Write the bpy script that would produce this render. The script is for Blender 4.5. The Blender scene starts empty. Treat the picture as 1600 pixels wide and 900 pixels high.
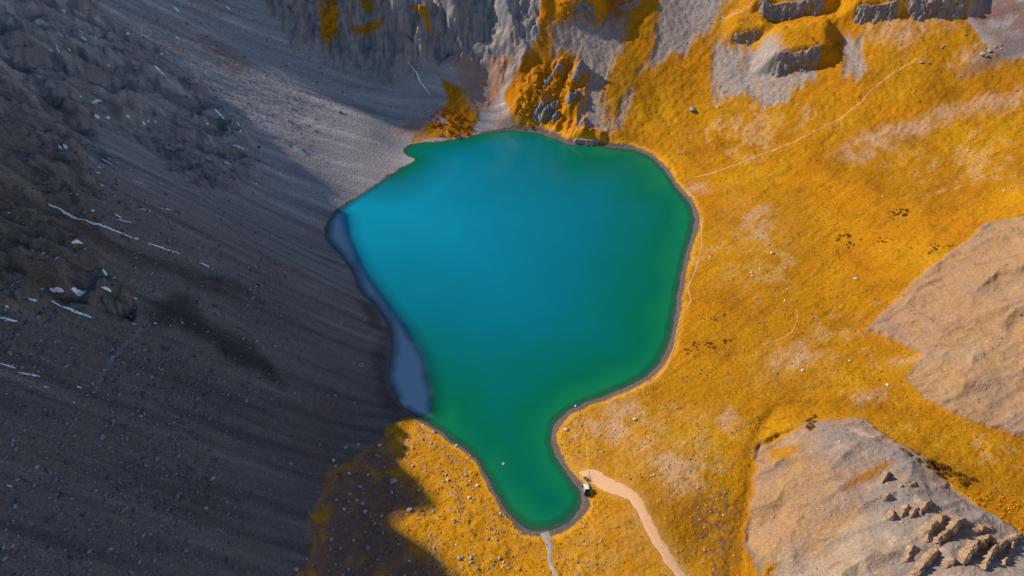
import bpy, math, random
import numpy as np
from mathutils import Vector

# ------------------------------------------------------------------ camera, sky, sun, exposure
scene = bpy.context.scene
col = scene.collection
PITCH = math.radians(42.0); CAMH = 260.0; HFOV = math.radians(66.0)
FPX = 800.0 / math.tan(HFOV / 2)                      # focal length in pixels of the 1600 wide photograph
cam_d = bpy.data.cameras.new('camera'); cam = bpy.data.objects.new('camera', cam_d); col.objects.link(cam)
cam.location = (0, 0, CAMH); cam.rotation_euler = (math.pi / 2 - PITCH, 0, 0)
cam_d.sensor_fit = 'HORIZONTAL'; cam_d.angle = HFOV; cam_d.clip_start = 1; cam_d.clip_end = 5000
scene.camera = cam

SUN_EL = math.radians(34.0); SUN_A = math.radians(19.0)     # sun stands to the left, a little beyond the lake
S = np.array([-math.cos(SUN_EL) * math.cos(SUN_A), math.cos(SUN_EL) * math.sin(SUN_A), math.sin(SUN_EL)])
world = bpy.data.worlds.new('World'); scene.world = world; world.use_nodes = True
wn = world.node_tree.nodes; wl = world.node_tree.links
bg = wn['Background']; sky = wn.new('ShaderNodeTexSky'); sky.sky_type = 'NISHITA'; sky.sun_disc = False
sky.sun_elevation = SUN_EL; sky.sun_rotation = math.atan2(S[0], S[1])
sky.altitude = 3600; sky.air_density = 1.0; sky.dust_density = 0.6; sky.ozone_density = 1.0
wl.new(sky.outputs[0], bg.inputs[0]); bg.inputs[1].default_value = 0.15
sun_d = bpy.data.lights.new('sun', 'SUN'); sun_d.energy = 4.6; sun_d.angle = math.radians(0.5); sun_d.color = (1.0, 0.95, 0.86)
sun = bpy.data.objects.new('sun', sun_d); col.objects.link(sun)
sun.rotation_euler = Vector(S).to_track_quat('Z', 'Y').to_euler()
vs = scene.view_settings; vs.view_transform = 'Standard'; vs.look = 'None'; vs.gamma = 1; vs.use_curve_mapping = False
vs.exposure = 0.0
scene.render.resolution_x = 1024; scene.render.resolution_y = 576
scene.cycles.max_bounces = 4; scene.cycles.diffuse_bounces = 2

# ------------------------------------------------------------------ numeric helpers
rng = np.random.default_rng(7); random.seed(7)
def lin(c):
    c = np.asarray(c, float) / 255.0
    return np.where(c <= 0.04045, c / 12.92, ((c + 0.055) / 1.055) ** 2.4)
def sstep(a, b, x):
    t = np.clip((x - a) / (b - a), 0, 1); return t * t * (3 - 2 * t)
PERM = {}
def pn(x, y, seed=0):                                  # Perlin noise, about -1..1
    if seed not in PERM:
        r = np.random.default_rng(seed + 100); g = r.random(65536) * 2 * np.pi
        PERM[seed] = (np.cos(g).astype(np.float32), np.sin(g).astype(np.float32))
    gx, gy = PERM[seed]
    x = np.asarray(x, np.float32); y = np.asarray(y, np.float32)
    xi = np.floor(x).astype(np.int32); yi = np.floor(y).astype(np.int32); fx = x - xi; fy = y - yi
    def g(ix, iy, dx, dy):
        h = ((ix * np.int32(25717)) ^ (iy * np.int32(19349))) & np.int32(65535)
        h = ((h * np.int32(20503)) ^ (h >> 5)) & np.int32(65535)
        return gx[h] * dx + gy[h] * dy
    u = fx * fx * fx * (fx * (fx * 6 - 15) + 10); v = fy * fy * fy * (fy * (fy * 6 - 15) + 10)
    a = g(xi, yi, fx, fy); b = g(xi + 1, yi, fx - 1, fy); c = g(xi, yi + 1, fx, fy - 1); d = g(xi + 1, yi + 1, fx - 1, fy - 1)
    return ((a + u * (b - a)) * (1 - v) + (c + u * (d - c)) * v) * 1.5
def fbm(x, y, o=4, seed=0, gain=0.5):
    s = 0; a = 1; n = 0
    for i in range(o):
        s = s + a * pn(x * 2 ** i + 17.3 * i, y * 2 ** i - 9.1 * i, seed + i); n += a; a *= gain
    return s / n
def ridged(x, y, o=4, seed=0, gain=0.5):
    s = 0; a = 1; n = 0
    for i in range(o):
        s = s + a * (1 - np.abs(pn(x * 2 ** i + 5.7 * i, y * 2 ** i + 3.3 * i, seed + i)) * 2); n += a; a *= gain
    return s / n

# ------------------------------------------------------------------ pixel -> ray
C = np.array([0, 0, CAMH])
FW = np.array([0, math.cos(PITCH), -math.sin(PITCH)]); UP = np.array([0, math.sin(PITCH), math.cos(PITCH)])
def ray(px, py):
    px = np.asarray(px, float); py = np.asarray(py, float)
    a = (px - 800) / FPX; b = (450 - py) / FPX
    return np.stack([a, FW[1] + b * UP[1], FW[2] + b * UP[2]], -1)
def at_z(px, py, z=0.0):
    d = ray(px, py); s = (z - CAMH) / d[..., 2]
    return C + d * s[..., None]
def mpp(p):                                            # metres per photograph pixel at a point
    return float(np.dot(np.asarray(p) - C, FW)) / FPX

# ------------------------------------------------------------------ lake outline and macro relief
SHORE = [(770,206),(800,204),(840,208),(868,217),(895,227),(950,230),(990,234),(1020,248),(1045,275),(1060,298),(1078,318),(1086,345),(1078,375),
 (1068,410),(1061,450),(1055,490),(1047,530),(1032,565),(1007,590),(972,608),(927,625),(892,640),(868,662),(862,690),(872,720),(890,745),(908,770),
 (906,795),(886,817),(850,830),(820,824),(795,803),(776,774),(762,748),(748,722),(724,700),(700,685),(680,668),(655,655),(635,640),(618,620),(605,595),
 (607,570),(611,545),(610,520),(604,502),(592,485),(580,470),(566,460),(560,447),(548,420),(534,399),(514,380),(509,368),(514,345),(522,333),(540,320),
 (567,302),(590,287),(620,268),(650,250),(640,244),(632,238),(640,229),(655,224),(690,222),(730,216),(750,210)]
sh = at_z(*np.array(SHORE, float).T)[:, :2]
def smooth_closed(p, n=4):
    out = []; N = len(p)
    for i in range(N):
        p0, p1, p2, p3 = p[i - 1], p[i], p[(i + 1) % N], p[(i + 2) % N]
        for k in range(n):
            t = k / n
            out.append(0.5 * ((2 * p1) + (-p0 + p2) * t + (2 * p0 - 5 * p1 + 4 * p2 - p3) * t * t + (-p0 + 3 * p1 - 3 * p2 + p3) * t ** 3))
    return np.array(out)
SHORE_XY = smooth_closed(sh, 3)
def seg_dist(x, y, P, closed=True):
    d = np.full(x.shape, 1e18, np.float32); n = len(P)
    for i in range(n if closed else n - 1):
        a = P[i]; b = P[(i + 1) % n]; e = b - a; L = float(e @ e) + 1e-9
        t = np.clip(((x - a[0]) * e[0] + (y - a[1]) * e[1]) / L, 0, 1)
        q = (x - a[0] - t * e[0]) ** 2 + (y - a[1] - t * e[1]) ** 2
        np.minimum(d, q, out=d)
    return np.sqrt(d)
def inside(x, y, P):
    r = np.zeros(x.shape, bool); n = len(P); j = n - 1
    for i in range(n):
        xi, yi = P[i]; xj, yj = P[j]
        c = ((yi > y) != (yj > y))
        if abs(yj - yi) > 1e-9: r ^= c & (x < (xj - xi) * (y - yi) / (yj - yi) + xi)
        j = i
    return r
def sdist(x, y, P, far=30.0):                          # signed distance, positive inside; clipped to -far outside its box
    P = np.asarray(P); out = np.full(x.shape, -far, np.float32)
    lo = P.min(0) - far; hi = P.max(0) + far
    m = (x > lo[0]) & (x < hi[0]) & (y > lo[1]) & (y < hi[1])
    if m.any():
        xs = x[m]; ys = y[m]; d = seg_dist(xs, ys, P); out[m] = np.where(inside(xs, ys, P), d, -d)
    return out

CHAINS = [  # first pixel lies on the shore at z = 0, then (px, py, slope in degrees from the point before)
 [(652,655),(600,690,4),(520,680,12),(420,640,33),(200,560,36),(0,480,36)],
 [(605,595),(560,578,24),(450,520,35),(300,450,38),(100,360,38),(0,320,38)],
 [(609,520),(520,480,30),(400,420,36),(200,325,38),(0,235,38)],
 [(560,447),(450,395,34),(300,320,38),(100,225,38),(0,180,39)],
 [(510,370),(420,325,31),(300,265,34),(100,165,36),(0,115,37)],
 [(560,306),(480,265,25),(380,210,29),(200,110,32),(60,30,34)],
 [(590,287),(520,240,20),(420,180,25),(300,110,30),(150,30,33)],
 [(648,252),(580,205,17),(480,140,23),(380,70,28),(280,0,31)],
 [(650,225),(610,190,20),(560,120,32),(500,40,36),(470,-30,38)],
 [(730,216),(710,185,28),(670,110,36),(630,30,40),(610,-40,42)],
 [(775,206),(785,175,30),(780,120,38),(765,50,46),(755,-30,46)],
 [(815,205),(805,170,50),(815,120,46),(840,60,44),(855,0,44)],
 [(868,217),(862,160,40),(868,100,42),(890,40,40),(905,-20,42)],
 [(940,229),(945,160,33),(960,90,35),(985,20,37),(1000,-40,38)],
 [(1010,242),(1050,170,24),(1100,90,30),(1150,10,34),(1180,-40,34)],
 [(1060,298),(1150,220,14),(1240,135,25),(1310,60,30),(1380,-10,32)],
 [(1086,345),(1200,280,10),(1350,190,18),(1480,90,24),(1600,0,27),(1700,-60,28)],
 [(1068,410),(1200,380,6),(1350,340,8),(1480,290,11),(1600,220,15),(1750,150,20)],
 [(1047,530),(1200,500,5),(1330,500,4),(1430,470,16),(1600,420,20),(1750,380,22)],
 [(1007,590),(1150,590,5),(1300,580,4),(1420,590,6),(1500,575,18),(1600,555,20),(1750,520,22)],
 [(892,640),(1000,650,5),(1130,650,4),(1250,625,2),(1400,640,5),(1600,700,4),(1750,720,8)],
 [(862,690),(1000,720,6),(1100,740,2),(1160,750,-4),(1200,740,16),(1290,715,18),(1380,720,12),(1470,745,-6),(1600,810,-4),(1750,850,4)],
 [(890,745),(950,800,4),(1050,840,2),(1145,850,-5),(1200,850,16),(1300,830,22),(1420,830,16),(1540,850,2),(1700,900,2)],
 [(908,795),(960,880,4),(1050,900,1),(1140,930,-4),(1220,950,14),(1350,950,20),(1500,960,14),(1700,980,5)],
 [(850,830),(860,870,0),(866,905,-2),(870,990,-3),(880,1100,-3)],
 [(776,774),(720,800,5),(640,830,5),(560,850,8),(480,850,14),(380,820,32),(200,740,35),(0,650,36)],
 [(820,824),(780,870,4),(700,900,5),(600,920,7),(500,930,10),(400,910,30),(250,860,35),(0,760,35)],
 [(820,824),(790,940,2),(650,980,5),(520,990,9),(420,990,28),(200,920,35),(0,860,35),(-200,780,35)],
 [(886,817),(960,960,3),(1050,1000,1),(1150,1060,0),(1300,1080,14),(1600,1100,10)],
]
pts = [(p[0], p[1], 0.0) for p in sh[::2]]
for ch in CHAINS:
    p = at_z(np.array(ch[0][0]), np.array(ch[0][1]))
    for (px, py, sl) in ch[1:]:
        d = ray(px, py); lo, hi = 100.0, 1500.0; tn = math.tan(math.radians(sl))
        s = np.linspace(lo, hi, 6000); q = C + d * s[:, None]
        f = q[:, 2] - p[2] - tn * np.hypot(q[:, 0] - p[0], q[:, 1] - p[1])
        k = np.nonzero(f > 0)[0][-1] if (f > 0).any() else np.argmax(f); p = q[k]; pts.append(tuple(p))
pts = np.array(pts)
def tps_fit(P, lam):
    n = len(P); r2 = ((P[:, None, :2] - P[None, :, :2]) ** 2).sum(-1)
    K = 0.5 * r2 * np.log(r2 + 1e-6) + lam * np.eye(n); Q = np.c_[np.ones(n), P[:, :2]]
    A = np.block([[K, Q], [Q.T, np.zeros((3, 3))]])
    return np.linalg.solve(A, np.r_[P[:, 2], np.zeros(3)])
PS = pts.copy(); PS[:, :2] /= 100; TW = tps_fit(PS, 0.004)
def macro(x, y):
    x = x / 100; y = y / 100; z = TW[-3] + TW[-2] * x + TW[-1] * y
    for i in range(len(PS)):
        r2 = (x - PS[i, 0]) ** 2 + (y - PS[i, 1]) ** 2
        z = z + TW[i] * 0.5 * r2 * np.log(r2 + 1e-6)
    return z

# ------------------------------------------------------------------ ground grid: rows and columns grow with distance
Y0, Y1, NV = 62.0, 640.0, 1000
F_IN, NIN = 1.10, 880
fcol = np.r_[np.linspace(-2.3, -F_IN, 60, endpoint=False), np.linspace(-F_IN, F_IN, NIN), np.linspace(F_IN, 1.4, 16)[1:]]
NU = len(fcol); KV = 0.62
def yv(v): return Y0 + (Y1 - Y0) * (KV * v + (1 - KV) * v * v)
def vy(y):
    c = -(np.asarray(y) - Y0) / (Y1 - Y0); return (-KV + np.sqrt(np.maximum(KV * KV - 4 * (1 - KV) * c, 0))) / (2 * (1 - KV))
def Wy(y): return 160.0 + 0.47 * (np.asarray(y) - 100)
vv = np.linspace(0, 1, NV); gy = yv(vv)
X = (fcol[None, :] * Wy(gy)[:, None]).astype(np.float32); Y = np.repeat(gy[:, None], NU, 1).astype(np.float32)
def gsample(A, x, y):
    x = np.asarray(x, float); y = np.asarray(y, float)
    fv = np.clip(vy(y) * (NV - 1), 0, NV - 1.001); fu = np.clip(np.interp(x / Wy(y), fcol, np.arange(NU)), 0, NU - 1.001)
    i = fv.astype(int); j = fu.astype(int); a = fv - i; b = fu - j
    if A.ndim == 3: a = a[..., None]; b = b[..., None]
    return (A[i, j] * (1 - b) + A[i, j + 1] * b) * (1 - a) + (A[i + 1, j] * (1 - b) + A[i + 1, j + 1] * b) * a
Z = macro(X, Y).astype(np.float32)
def unproject(px, py):
    px = np.atleast_1d(np.asarray(px, float)); py = np.atleast_1d(np.asarray(py, float))
    d = ray(px, py); s = np.full(px.shape, 120.0); done = np.zeros(px.shape, bool); res = s.copy()
    while s.min() < 1200 and not done.all():
        p = C + d * s[:, None]; below = (p[:, 2] < np.maximum(gsample(Z, p[:, 0], p[:, 1]), 0)) & ~done
        res[below] = s[below]; done |= below; s = s + 1.0
    lo = res - 1.0; hi = res.copy()
    for _ in range(10):
        m = (lo + hi) / 2; p = C + d * m[:, None]; b = p[:, 2] < np.maximum(gsample(Z, p[:, 0], p[:, 1]), 0)
        hi = np.where(b, m, hi); lo = np.where(b, lo, m)
    return C + d * ((lo + hi) / 2)[:, None]
def UPX(L): a = np.array(L, float); return unproject(a[:, 0], a[:, 1])

# lake: land meets the water smoothly, the bed falls away
wx = X + 0.9 * fbm(X / 7, Y / 7, 3, 40); wy = Y + 0.9 * fbm(X / 7, Y / 7, 3, 50)
SD = -sdist(wx, wy, SHORE_XY, 60.0)                    # + on land, - in the lake
cx = X < 900
idx_r = [i for i, p in enumerate(SHORE) if True]
RIGHT = at_z(*np.array(SHORE[5:40], float).T)[:, :2]; LEFT = at_z(*np.array(SHORE[40:60], float).T)[:, :2]; BACK = at_z(*np.array(SHORE[59:] + SHORE[:6], float).T)[:, :2]
lake = SD < 0
dR = np.full(X.shape, 99, np.float32); dL = dR.copy(); dB = dR.copy()
m = SD < 3
dR[m] = seg_dist(wx[m], wy[m], RIGHT, False); dL[m] = seg_dist(wx[m], wy[m], LEFT, False); dB[m] = seg_dist(wx[m], wy[m], BACK, False)
depth = np.minimum(np.minimum(0.16 * dR, np.where(dL < 9, .13 * dL, 1.17 + .9 * (dL - 9))), 0.5 * dB) * (1 + 0.25 * fbm(X / 22, Y / 22, 3, 60))
depth = np.maximum(depth, -0.05 * SD)
t = sstep(0, 7, SD)
ground = np.maximum(Z, 0.06 * np.minimum(SD, 20))
Z = np.where(lake, -depth, t * ground + (1 - t) * np.maximum(0.10 * SD, np.minimum(ground, 0.5 * SD))).astype(np.float32)

# crest of the left mountain, out of the frame: its height follows the edge of the shadow it throws
EDGE = [(640,-20),(655,5),(690,60),(720,105),(740,140),(690,178),(655,205),(600,190),(450,120),(250,20),(60,-60),(440,262),(538,312),(545,335),(548,362),(556,385),(575,425),(605,465),(640,512),(668,560),(679,610),(683,648),(655,657),(598,664),
 (600,680),(607,702),(625,725),(652,747),(670,770),(684,790),(645,796),(612,808),(616,824),(650,845),(680,865),(700,887),(709,905),(720,960),(740,1040)]
SH = np.array([-math.cos(SUN_A), math.sin(SUN_A)]); ST = np.array([math.sin(SUN_A), math.cos(SUN_A)])
e = UPX(EDGE); er = e[:, :2] @ SH; et = e[:, :2] @ ST; o = np.argsort(et)
et, er, ez = et[o], er[o], e[o, 2]
R = X * SH[0] + Y * SH[1]; T = X * ST[0] + Y * ST[1]
zsp = np.interp(T, et, ez) + (R - np.interp(T, et, er)) * math.tan(SUN_EL)
fx = -X / Wy(Y)
mtn_left = sstep(1.1, 1.5, fx)
Z = np.where(fx > 1.1, Z * (1 - mtn_left) + (zsp + .4) * mtn_left, Z)
Z = np.where(fx > 1.62, Z - (fx - 1.62) * Wy(Y) * 1.5, Z).astype(np.float32)
pyv = 450 - FPX * ((Y * UP[1] + (Z - CAMH) * UP[2]) / np.maximum(Y * FW[1] + (Z - CAMH) * FW[2], 1))
crest_up = sstep(-12, -110, pyv) * sstep(-10, -60, X)
Z = (Z * (1 - crest_up) + zsp * crest_up).astype(np.float32)
ZM = Z.copy()

# ------------------------------------------------------------------ surface regions, traced in the photograph and laid on the relief
wn1 = fbm(X / 16, Y / 16, 4, 11); wn2 = fbm(X / 16, Y / 16, 4, 21)
w3 = fbm(X / 3.5, Y / 3.5, 3, 31); w4 = fbm(X / 3.5, Y / 3.5, 3, 36)
def region(L, soft=2.0, warp=4.0, fine=1.2):
    P = UPX(L)[:, :2]
    return sstep(-soft, soft, sdist(X + warp * wn1 + fine * w3, Y + warp * wn2 + fine * w4, P, 25.0))
def regions(LL, **k):
    r = np.zeros(X.shape, np.float32)
    for L in LL: r = np.maximum(r, region(L, **k))
    return r
grass = regions([
 [(797,190),(793,150),(815,100),(845,55),(838,20),(850,-15),(1000,-25),(1250,-30),(1500,-30),(1515,40),(1560,90),(1640,90),(1680,300),(1600,336),(1540,352),(1490,392),(1425,438),(1400,470),(1352,518),(1395,530),(1440,552),(1422,592),(1440,622),(1500,652),(1560,668),(1640,700),(1690,860),(1600,835),(1540,800),(1500,768),(1450,722),(1400,690),(1340,655),(1280,655),(1185,690),(1180,745),(1170,800),(1160,850),(1200,905),(1210,1100),(700,1100),(480,1000),(470,900),(482,850),(492,790),(512,742),(560,712),(600,690),(598,664),(640,655),(700,660),(850,760),(840,400),(1000,330),(930,240)],
 [(500,15),(528,22),(532,60),(512,80),(500,75),(505,45)],[(478,-10),(540,-10),(520,15),(490,5)],[(545,50),(572,46),(600,36),(590,58),(555,56)],[(560,-10),(590,20),(580,25),(550,0)],
 [(682,112),(722,140),(745,160),(742,190),(738,214),(668,219),(645,222),(650,205),(668,192),(698,188),(690,168),(702,158)],[(775,105),(795,98),(790,125),(772,165),(750,168),(765,130)],[(640,15),(665,22),(680,55),(668,50),(650,30)],
], soft=1.2)
scree_r = regions([   # grey gravel chutes and patches inside the grass
 [(868,32),(930,28),(985,30),(975,60),(955,95),(945,150),(940,200),(905,207),(912,150),(925,128),(905,95),(868,82)],
 [(1045,-25),(1165,-25),(1120,35),(1070,80),(1003,108),(1018,72),(1030,20)],
 [(1118,72),(1165,78),(1190,72),(1230,110),(1262,112),(1205,160),(1150,148),(1118,162),(1112,110)],
 [(1318,52),(1345,60),(1352,105),(1335,128),(1315,110)],[(1185,128),(1240,110),(1275,115),(1225,155),(1190,165)],
 [(965,165),(980,130),(985,145),(970,200),(955,205)],
], soft=6.0, warp=5.0, fine=2.5)
scree_r = sstep(.15, .95, scree_r + .7 * fbm((X - .25 * Y) / 3.5, Y / 30, 4, 33) * (scree_r > .02))
thin_r = regions([    # pinkish stony turf
 [(1295,240),(1345,205),(1420,185),(1500,160),(1650,125),(1650,160),(1500,185),(1440,215),(1340,255)],[(1480,100),(1545,60),(1580,70),(1520,110)],
 [(1350,35),(1480,22),(1500,40),(1400,70),(1350,60)],[(1115,655),(1140,640),(1160,665),(1140,680)],[(1200,550),(1270,530),(1280,560),(1210,580)],[(1060,290),(1095,280),(1110,300),(1075,310)],
 [(1330,612),(1380,608),(1385,622),(1340,630)],[(930,640),(985,625),(1010,660),(960,690),(900,680)],[(990,690),(1080,700),(1090,760),(1060,770)],[(1390,560),(1430,555),(1425,572),(1395,575)],[(1160,330),(1200,320),(1200,380),(1170,370)],
], soft=4.0)
bare = regions([      # bare hills on the right
 [(1680,300),(1600,336),(1540,352),(1490,392),(1425,438),(1400,470),(1352,518),(1395,530),(1440,552),(1422,592),(1440,622),(1500,652),(1560,668),(1640,700),(1800,700),(1800,300)],
 [(1690,860),(1600,835),(1540,800),(1500,768),(1450,722),(1400,690),(1340,655),(1290,655),(1185,690),(1180,745),(1170,800),(1165,850),(1205,905),(1210,1100),(1800,1100)],
], soft=1.0, warp=2.5)
yellow_in = regions([[(1318,762),(1350,738),(1392,718),(1395,722),(1360,745),(1325,765)],[(1195,885),(1212,875),(1215,930),(1190,930)],[(1205,695),(1250,700),(1225,725),(1203,720)],[(1195,650),(1255,665),(1215,690),(1190,690)]], soft=1.0, warp=1.5)
rust_r = regions([[(1500,-25),(1640,-25),(1640,60),(1560,62),(1520,45)],[(300,52),(340,60),(400,110),(370,120),(330,95)],[(960,0),(990,10),(965,45),(950,30)]], soft=5.0)
purple_r = regions([[(1560,60),(1700,20),(1700,110),(1600,85),(1540,110),(1500,120)]], soft=6.0)
rock_l = regions([    # craggy ground on the dark slope
 [(-150,-60),(60,-60),(170,30),(240,75),(330,150),(400,230),(385,300),(310,300),(230,235),(140,185),(150,330),(160,430),(120,470),(-150,480)],
 [(160,452),(205,468),(208,490),(165,485)],
], soft=4.0, warp=6.0)
cliff_b = regions([[(330,-60),(420,10),(470,70),(540,105),(600,125),(660,120),(700,90),(760,110),(800,140),(845,60),(850,-60)]], soft=5.0, warp=6.0)
crag_b = regions([[(800,180),(812,130),(850,100),(900,95),(920,130),(905,170),(930,210),(900,225),(850,210)]], soft=2.0)
dark_l = regions([[(262,462),(285,460),(330,490),(400,545),(450,600),(380,580),(330,535),(250,505),(240,495)]], soft=3.5, warp=6)
brown_l = regions([[(75,320),(140,345),(250,400),(330,420),(420,470),(330,455),(220,420),(120,370)],[(580,560),(612,500),(612,600),(660,660),(600,640)],[(560,470),(590,480),(600,520),(580,510)]], soft=3)
tongue = regions([[(430,150),(520,175),(600,215),(650,240),(645,255),(590,285),(520,290),(440,250),(380,200)]], soft=6.0)

# ------------------------------------------------------------------ relief detail
left_s = sstep(0.30, 0.62, np.hypot(*np.gradient(ZM)[::-1]) / np.maximum(np.hypot(np.gradient(X)[1], 0), 1e-3)) * (X < 0)
land = sstep(0.0, 5.0, SD)
TRACK = [(905,738),(925,742),(948,757),(975,768),(992,778),(1004,798),(1014,822),(1030,850),(1048,878),(1066,902),(1085,940),(1100,980)]
TRP = UPX(TRACK)
dtrack = seg_dist(X, Y, TRP[:, :2], False); calm = sstep(2.0, 7.0, dtrack)
D = np.zeros(X.shape, np.float32)
slope_x = sstep(-20, -60, X - np.interp(Y, [60, 140, 250, 330, 430, 640], [-60, -60, -55, -90, -60, -40]))
scree = np.clip(1 - grass, 0, 1) * slope_x * (1 - cliff_b)
U1 = X + 0.35 * Y * 0
D += scree * (1.3 * fbm(X / 90, Y / 11, 4, 70) + 0.35 * fbm(X / 6, Y / 2.2, 3, 75) + 0.16 * pn(X / 1.2, Y / 1.0, 79))
rk = ridged((X + 0.25 * Y) / 60 + 0.25 * wn1, (Y - 0.25 * X) / 17 + 0.25 * wn2, 5, 80, 0.5)
D += rock_l * (12.0 * (rk - 0.3) + 1.7 * ridged((X + .3 * Y) / 17, (Y - .3 * X) / 4.2, 4, 86, .6) - 1.5)
gul = seg_dist(X + 3 * wn1, Y + 3 * wn2, UPX([(-20,20),(20,95),(70,150),(120,205),(150,240)])[:, :2], False)
D -= 7.0 * np.exp(-(gul / 5.0) ** 2) * (fx < 1.3)
gul = seg_dist(X + 2 * wn1, Y + 2 * wn2, UPX([(50,285),(80,320),(130,345),(230,385),(330,425)])[:, :2], False)
D -= 4.0 * np.exp(-(gul / 3.5) ** 2)
fl = ridged((X + .35 * Y) / 27 + 0.45 * wn1, (Y - .35 * X) / 50 + 0.4 * wn2, 5, 90, 0.5)
D += cliff_b * land * (9.0 * (fl - 0.35) + 1.5 * ridged((X + Y * .4) / 8, (Y - .4 * X) / 11, 3, 96) + .5 * ridged(X / 2.5, Y / 3.0, 2, 99))
for pl_, h_, w_ in (([(680,-60),(700,-10),(716,30)], 10, 6), ([(780,-60),(792,10),(798,70)], 9, 5), ([(590,-60),(600,-10),(615,25)], 6, 6), ([(540,-60),(545,-5),(560,30)], 6, 7)):
    rd_ = seg_dist(X + 3 * wn1 + 1.5 * w3, Y + 3 * wn2 + 1.5 * w4, UPX(pl_)[:, :2], False); D += (h_ * np.exp(-(rd_ / w_) ** 2) * (.75 + .5 * wn1)).astype(np.float32)
cb = ridged((X - 0.6 * Y) / 13, (Y + 0.5 * X) / 26, 4, 110, 0.55)
D += crag_b * land * (5.0 * (cb - 0.25) + 1.3 * ridged(X / 4, Y / 5, 3, 115))
g_back = grass * sstep(330, 420, Y + 0.0 * X) * (X > -40)
D += grass * land * calm * (0.8 * fbm(X / 26, Y / 26, 3, 120) + 0.30 * fbm(X / 5, Y / 5, 3, 125) + .28 * fbm((X * .8 + Y * .6) / 14, (Y * .8 - X * .6) / 3.5, 3, 127) + 0.13 * pn(X / 1.3, Y / 1.3, 129))
D += g_back * land * (1.6 * fbm((X + Y * .6) / 16, (Y - .6 * X) / 34, 4, 130) + 0.5 * ridged(X / 5, Y / 7, 3, 135))
D += scree_r * (0.25 * fbm(X / 3, Y / 3, 3, 140) - 0.8)
rid = ridged((X + .25 * Y) / 60 + .2 * wn1, (Y - .25 * X) / 24 + .2 * wn2, 3, 150, .4)
D += bare * land * (3.4 * (rid - .3) + 0.35 * fbm(X / 5, Y / 5, 3, 155) + 0.12 * pn(X / 1.1, Y / 1.1, 159))
# gully on the right, running down to the lower edge
GUL = UPX([(1560,668),(1400,640),(1290,632),(1215,632),(1192,660),(1178,700),(1172,760),(1160,820),(1150,880),(1150,960)])[:, :2]
gd = seg_dist(X + 1.5 * wn1 + .6 * w3, Y + 1.5 * wn2 + .6 * w4, GUL, False)
gullyw = sstep(300, 235, Y)
D -= 1.0 * np.exp(-(gd / 2.8) ** 2) * (0.3 + 0.7 * gullyw)
front = grass * (X < 30) * sstep(250, 215, Y)
D += front * land * (0.5 * fbm(X / 4, Y / 4, 4, 160) + 0.9 * fbm(X / 14, Y / 14, 2, 165))
Z = (Z + D * np.where(lake, 0, 1) * sstep(1.35, 1.15, fx) * (1 - crest_up)).astype(np.float32)
Z = np.where(~lake, np.maximum(Z, np.minimum(0.07 * SD, 0.6)), np.minimum(Z, -0.03)).astype(np.float32)

OUTS = [  # foot of each rock face: left and right pixel, height, thickness, seed, rock, label
 ((1199,120),(1284,106),14,2.8,1,'crag','dark columned cliff block above the grey gravel patch at upper right',dict(cols=8)),
 ((1141,72),(1188,68),9,2.4,2,'crag','rounded layered grey rock left of the columned cliff block',dict(cols=3,strata=1.0)),
 ((1172,40),(1292,22),11,2.6,3,'crag','long grey rock band near the top edge above the layered rock',dict(cols=6)),
 ((1325,38),(1405,28),11,3.0,4,'crag','dark cliff with orange ledges near the upper right edge',dict(cols=5)),
 ((1404,28),(1512,30),13,3.2,5,'crag','long dark cliff at the upper right ending beside the rust brown slope',dict(cols=6)),
 ((893,226),(938,229),4.5,1.6,6,'shore','pale broken rock at the far waterline below the gravel chute',dict(cols=6)),
 ((893,34),(932,32),13,2.5,10,'crag','dark rock at the top edge above the gravel chute',dict(cols=3)),
 ((965,24),(1003,10),7,2.0,11,'crag','small grey rock at the top edge between two gravel chutes',dict(cols=3)),
 ((165,488),(207,490),6,2.0,12,'dark','dark brown rock knob on the left slope below the snow streak',dict(cols=3)),
 ((-5,472),(60,482),8,3.0,13,'dark','dark rock rib at the left edge above the snow bank',dict(cols=3))]
def out_frame(pa, pb):
    A, B = UPX([pa, pb]); L = np.linalg.norm((B - A)[:2]); ex = (B - A)[:2] / L; back = np.array([-ex[1], ex[0]])
    return A, B, L, ex, back if back[1] > 0 else -back
OUTF = [out_frame(q_[0], q_[1]) for q_ in OUTS]
for (A_, B_, L_, ex_, bk_), q_ in zip(OUTF, OUTS):
    H_ = q_[2]; s_ = (X - A_[0]) * ex_[0] + (Y - A_[1]) * ex_[1]; d_ = (X - A_[0]) * bk_[0] + (Y - A_[1]) * bk_[1]
    w_ = .5 * H_
    lift_ = sstep(1.2, 4.0, d_ + 1.2 * w3) * sstep(-w_ * 1.6, w_ * .6, s_ + 2 * wn1) * sstep(-w_ * 1.6, w_ * .6, L_ - s_ + 2 * wn2) * (1 - sstep(1.0 * H_, 2.6 * H_, d_))
    Z = Z + (.82 * H_ * lift_).astype(np.float32) * (SD > 2)

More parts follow.
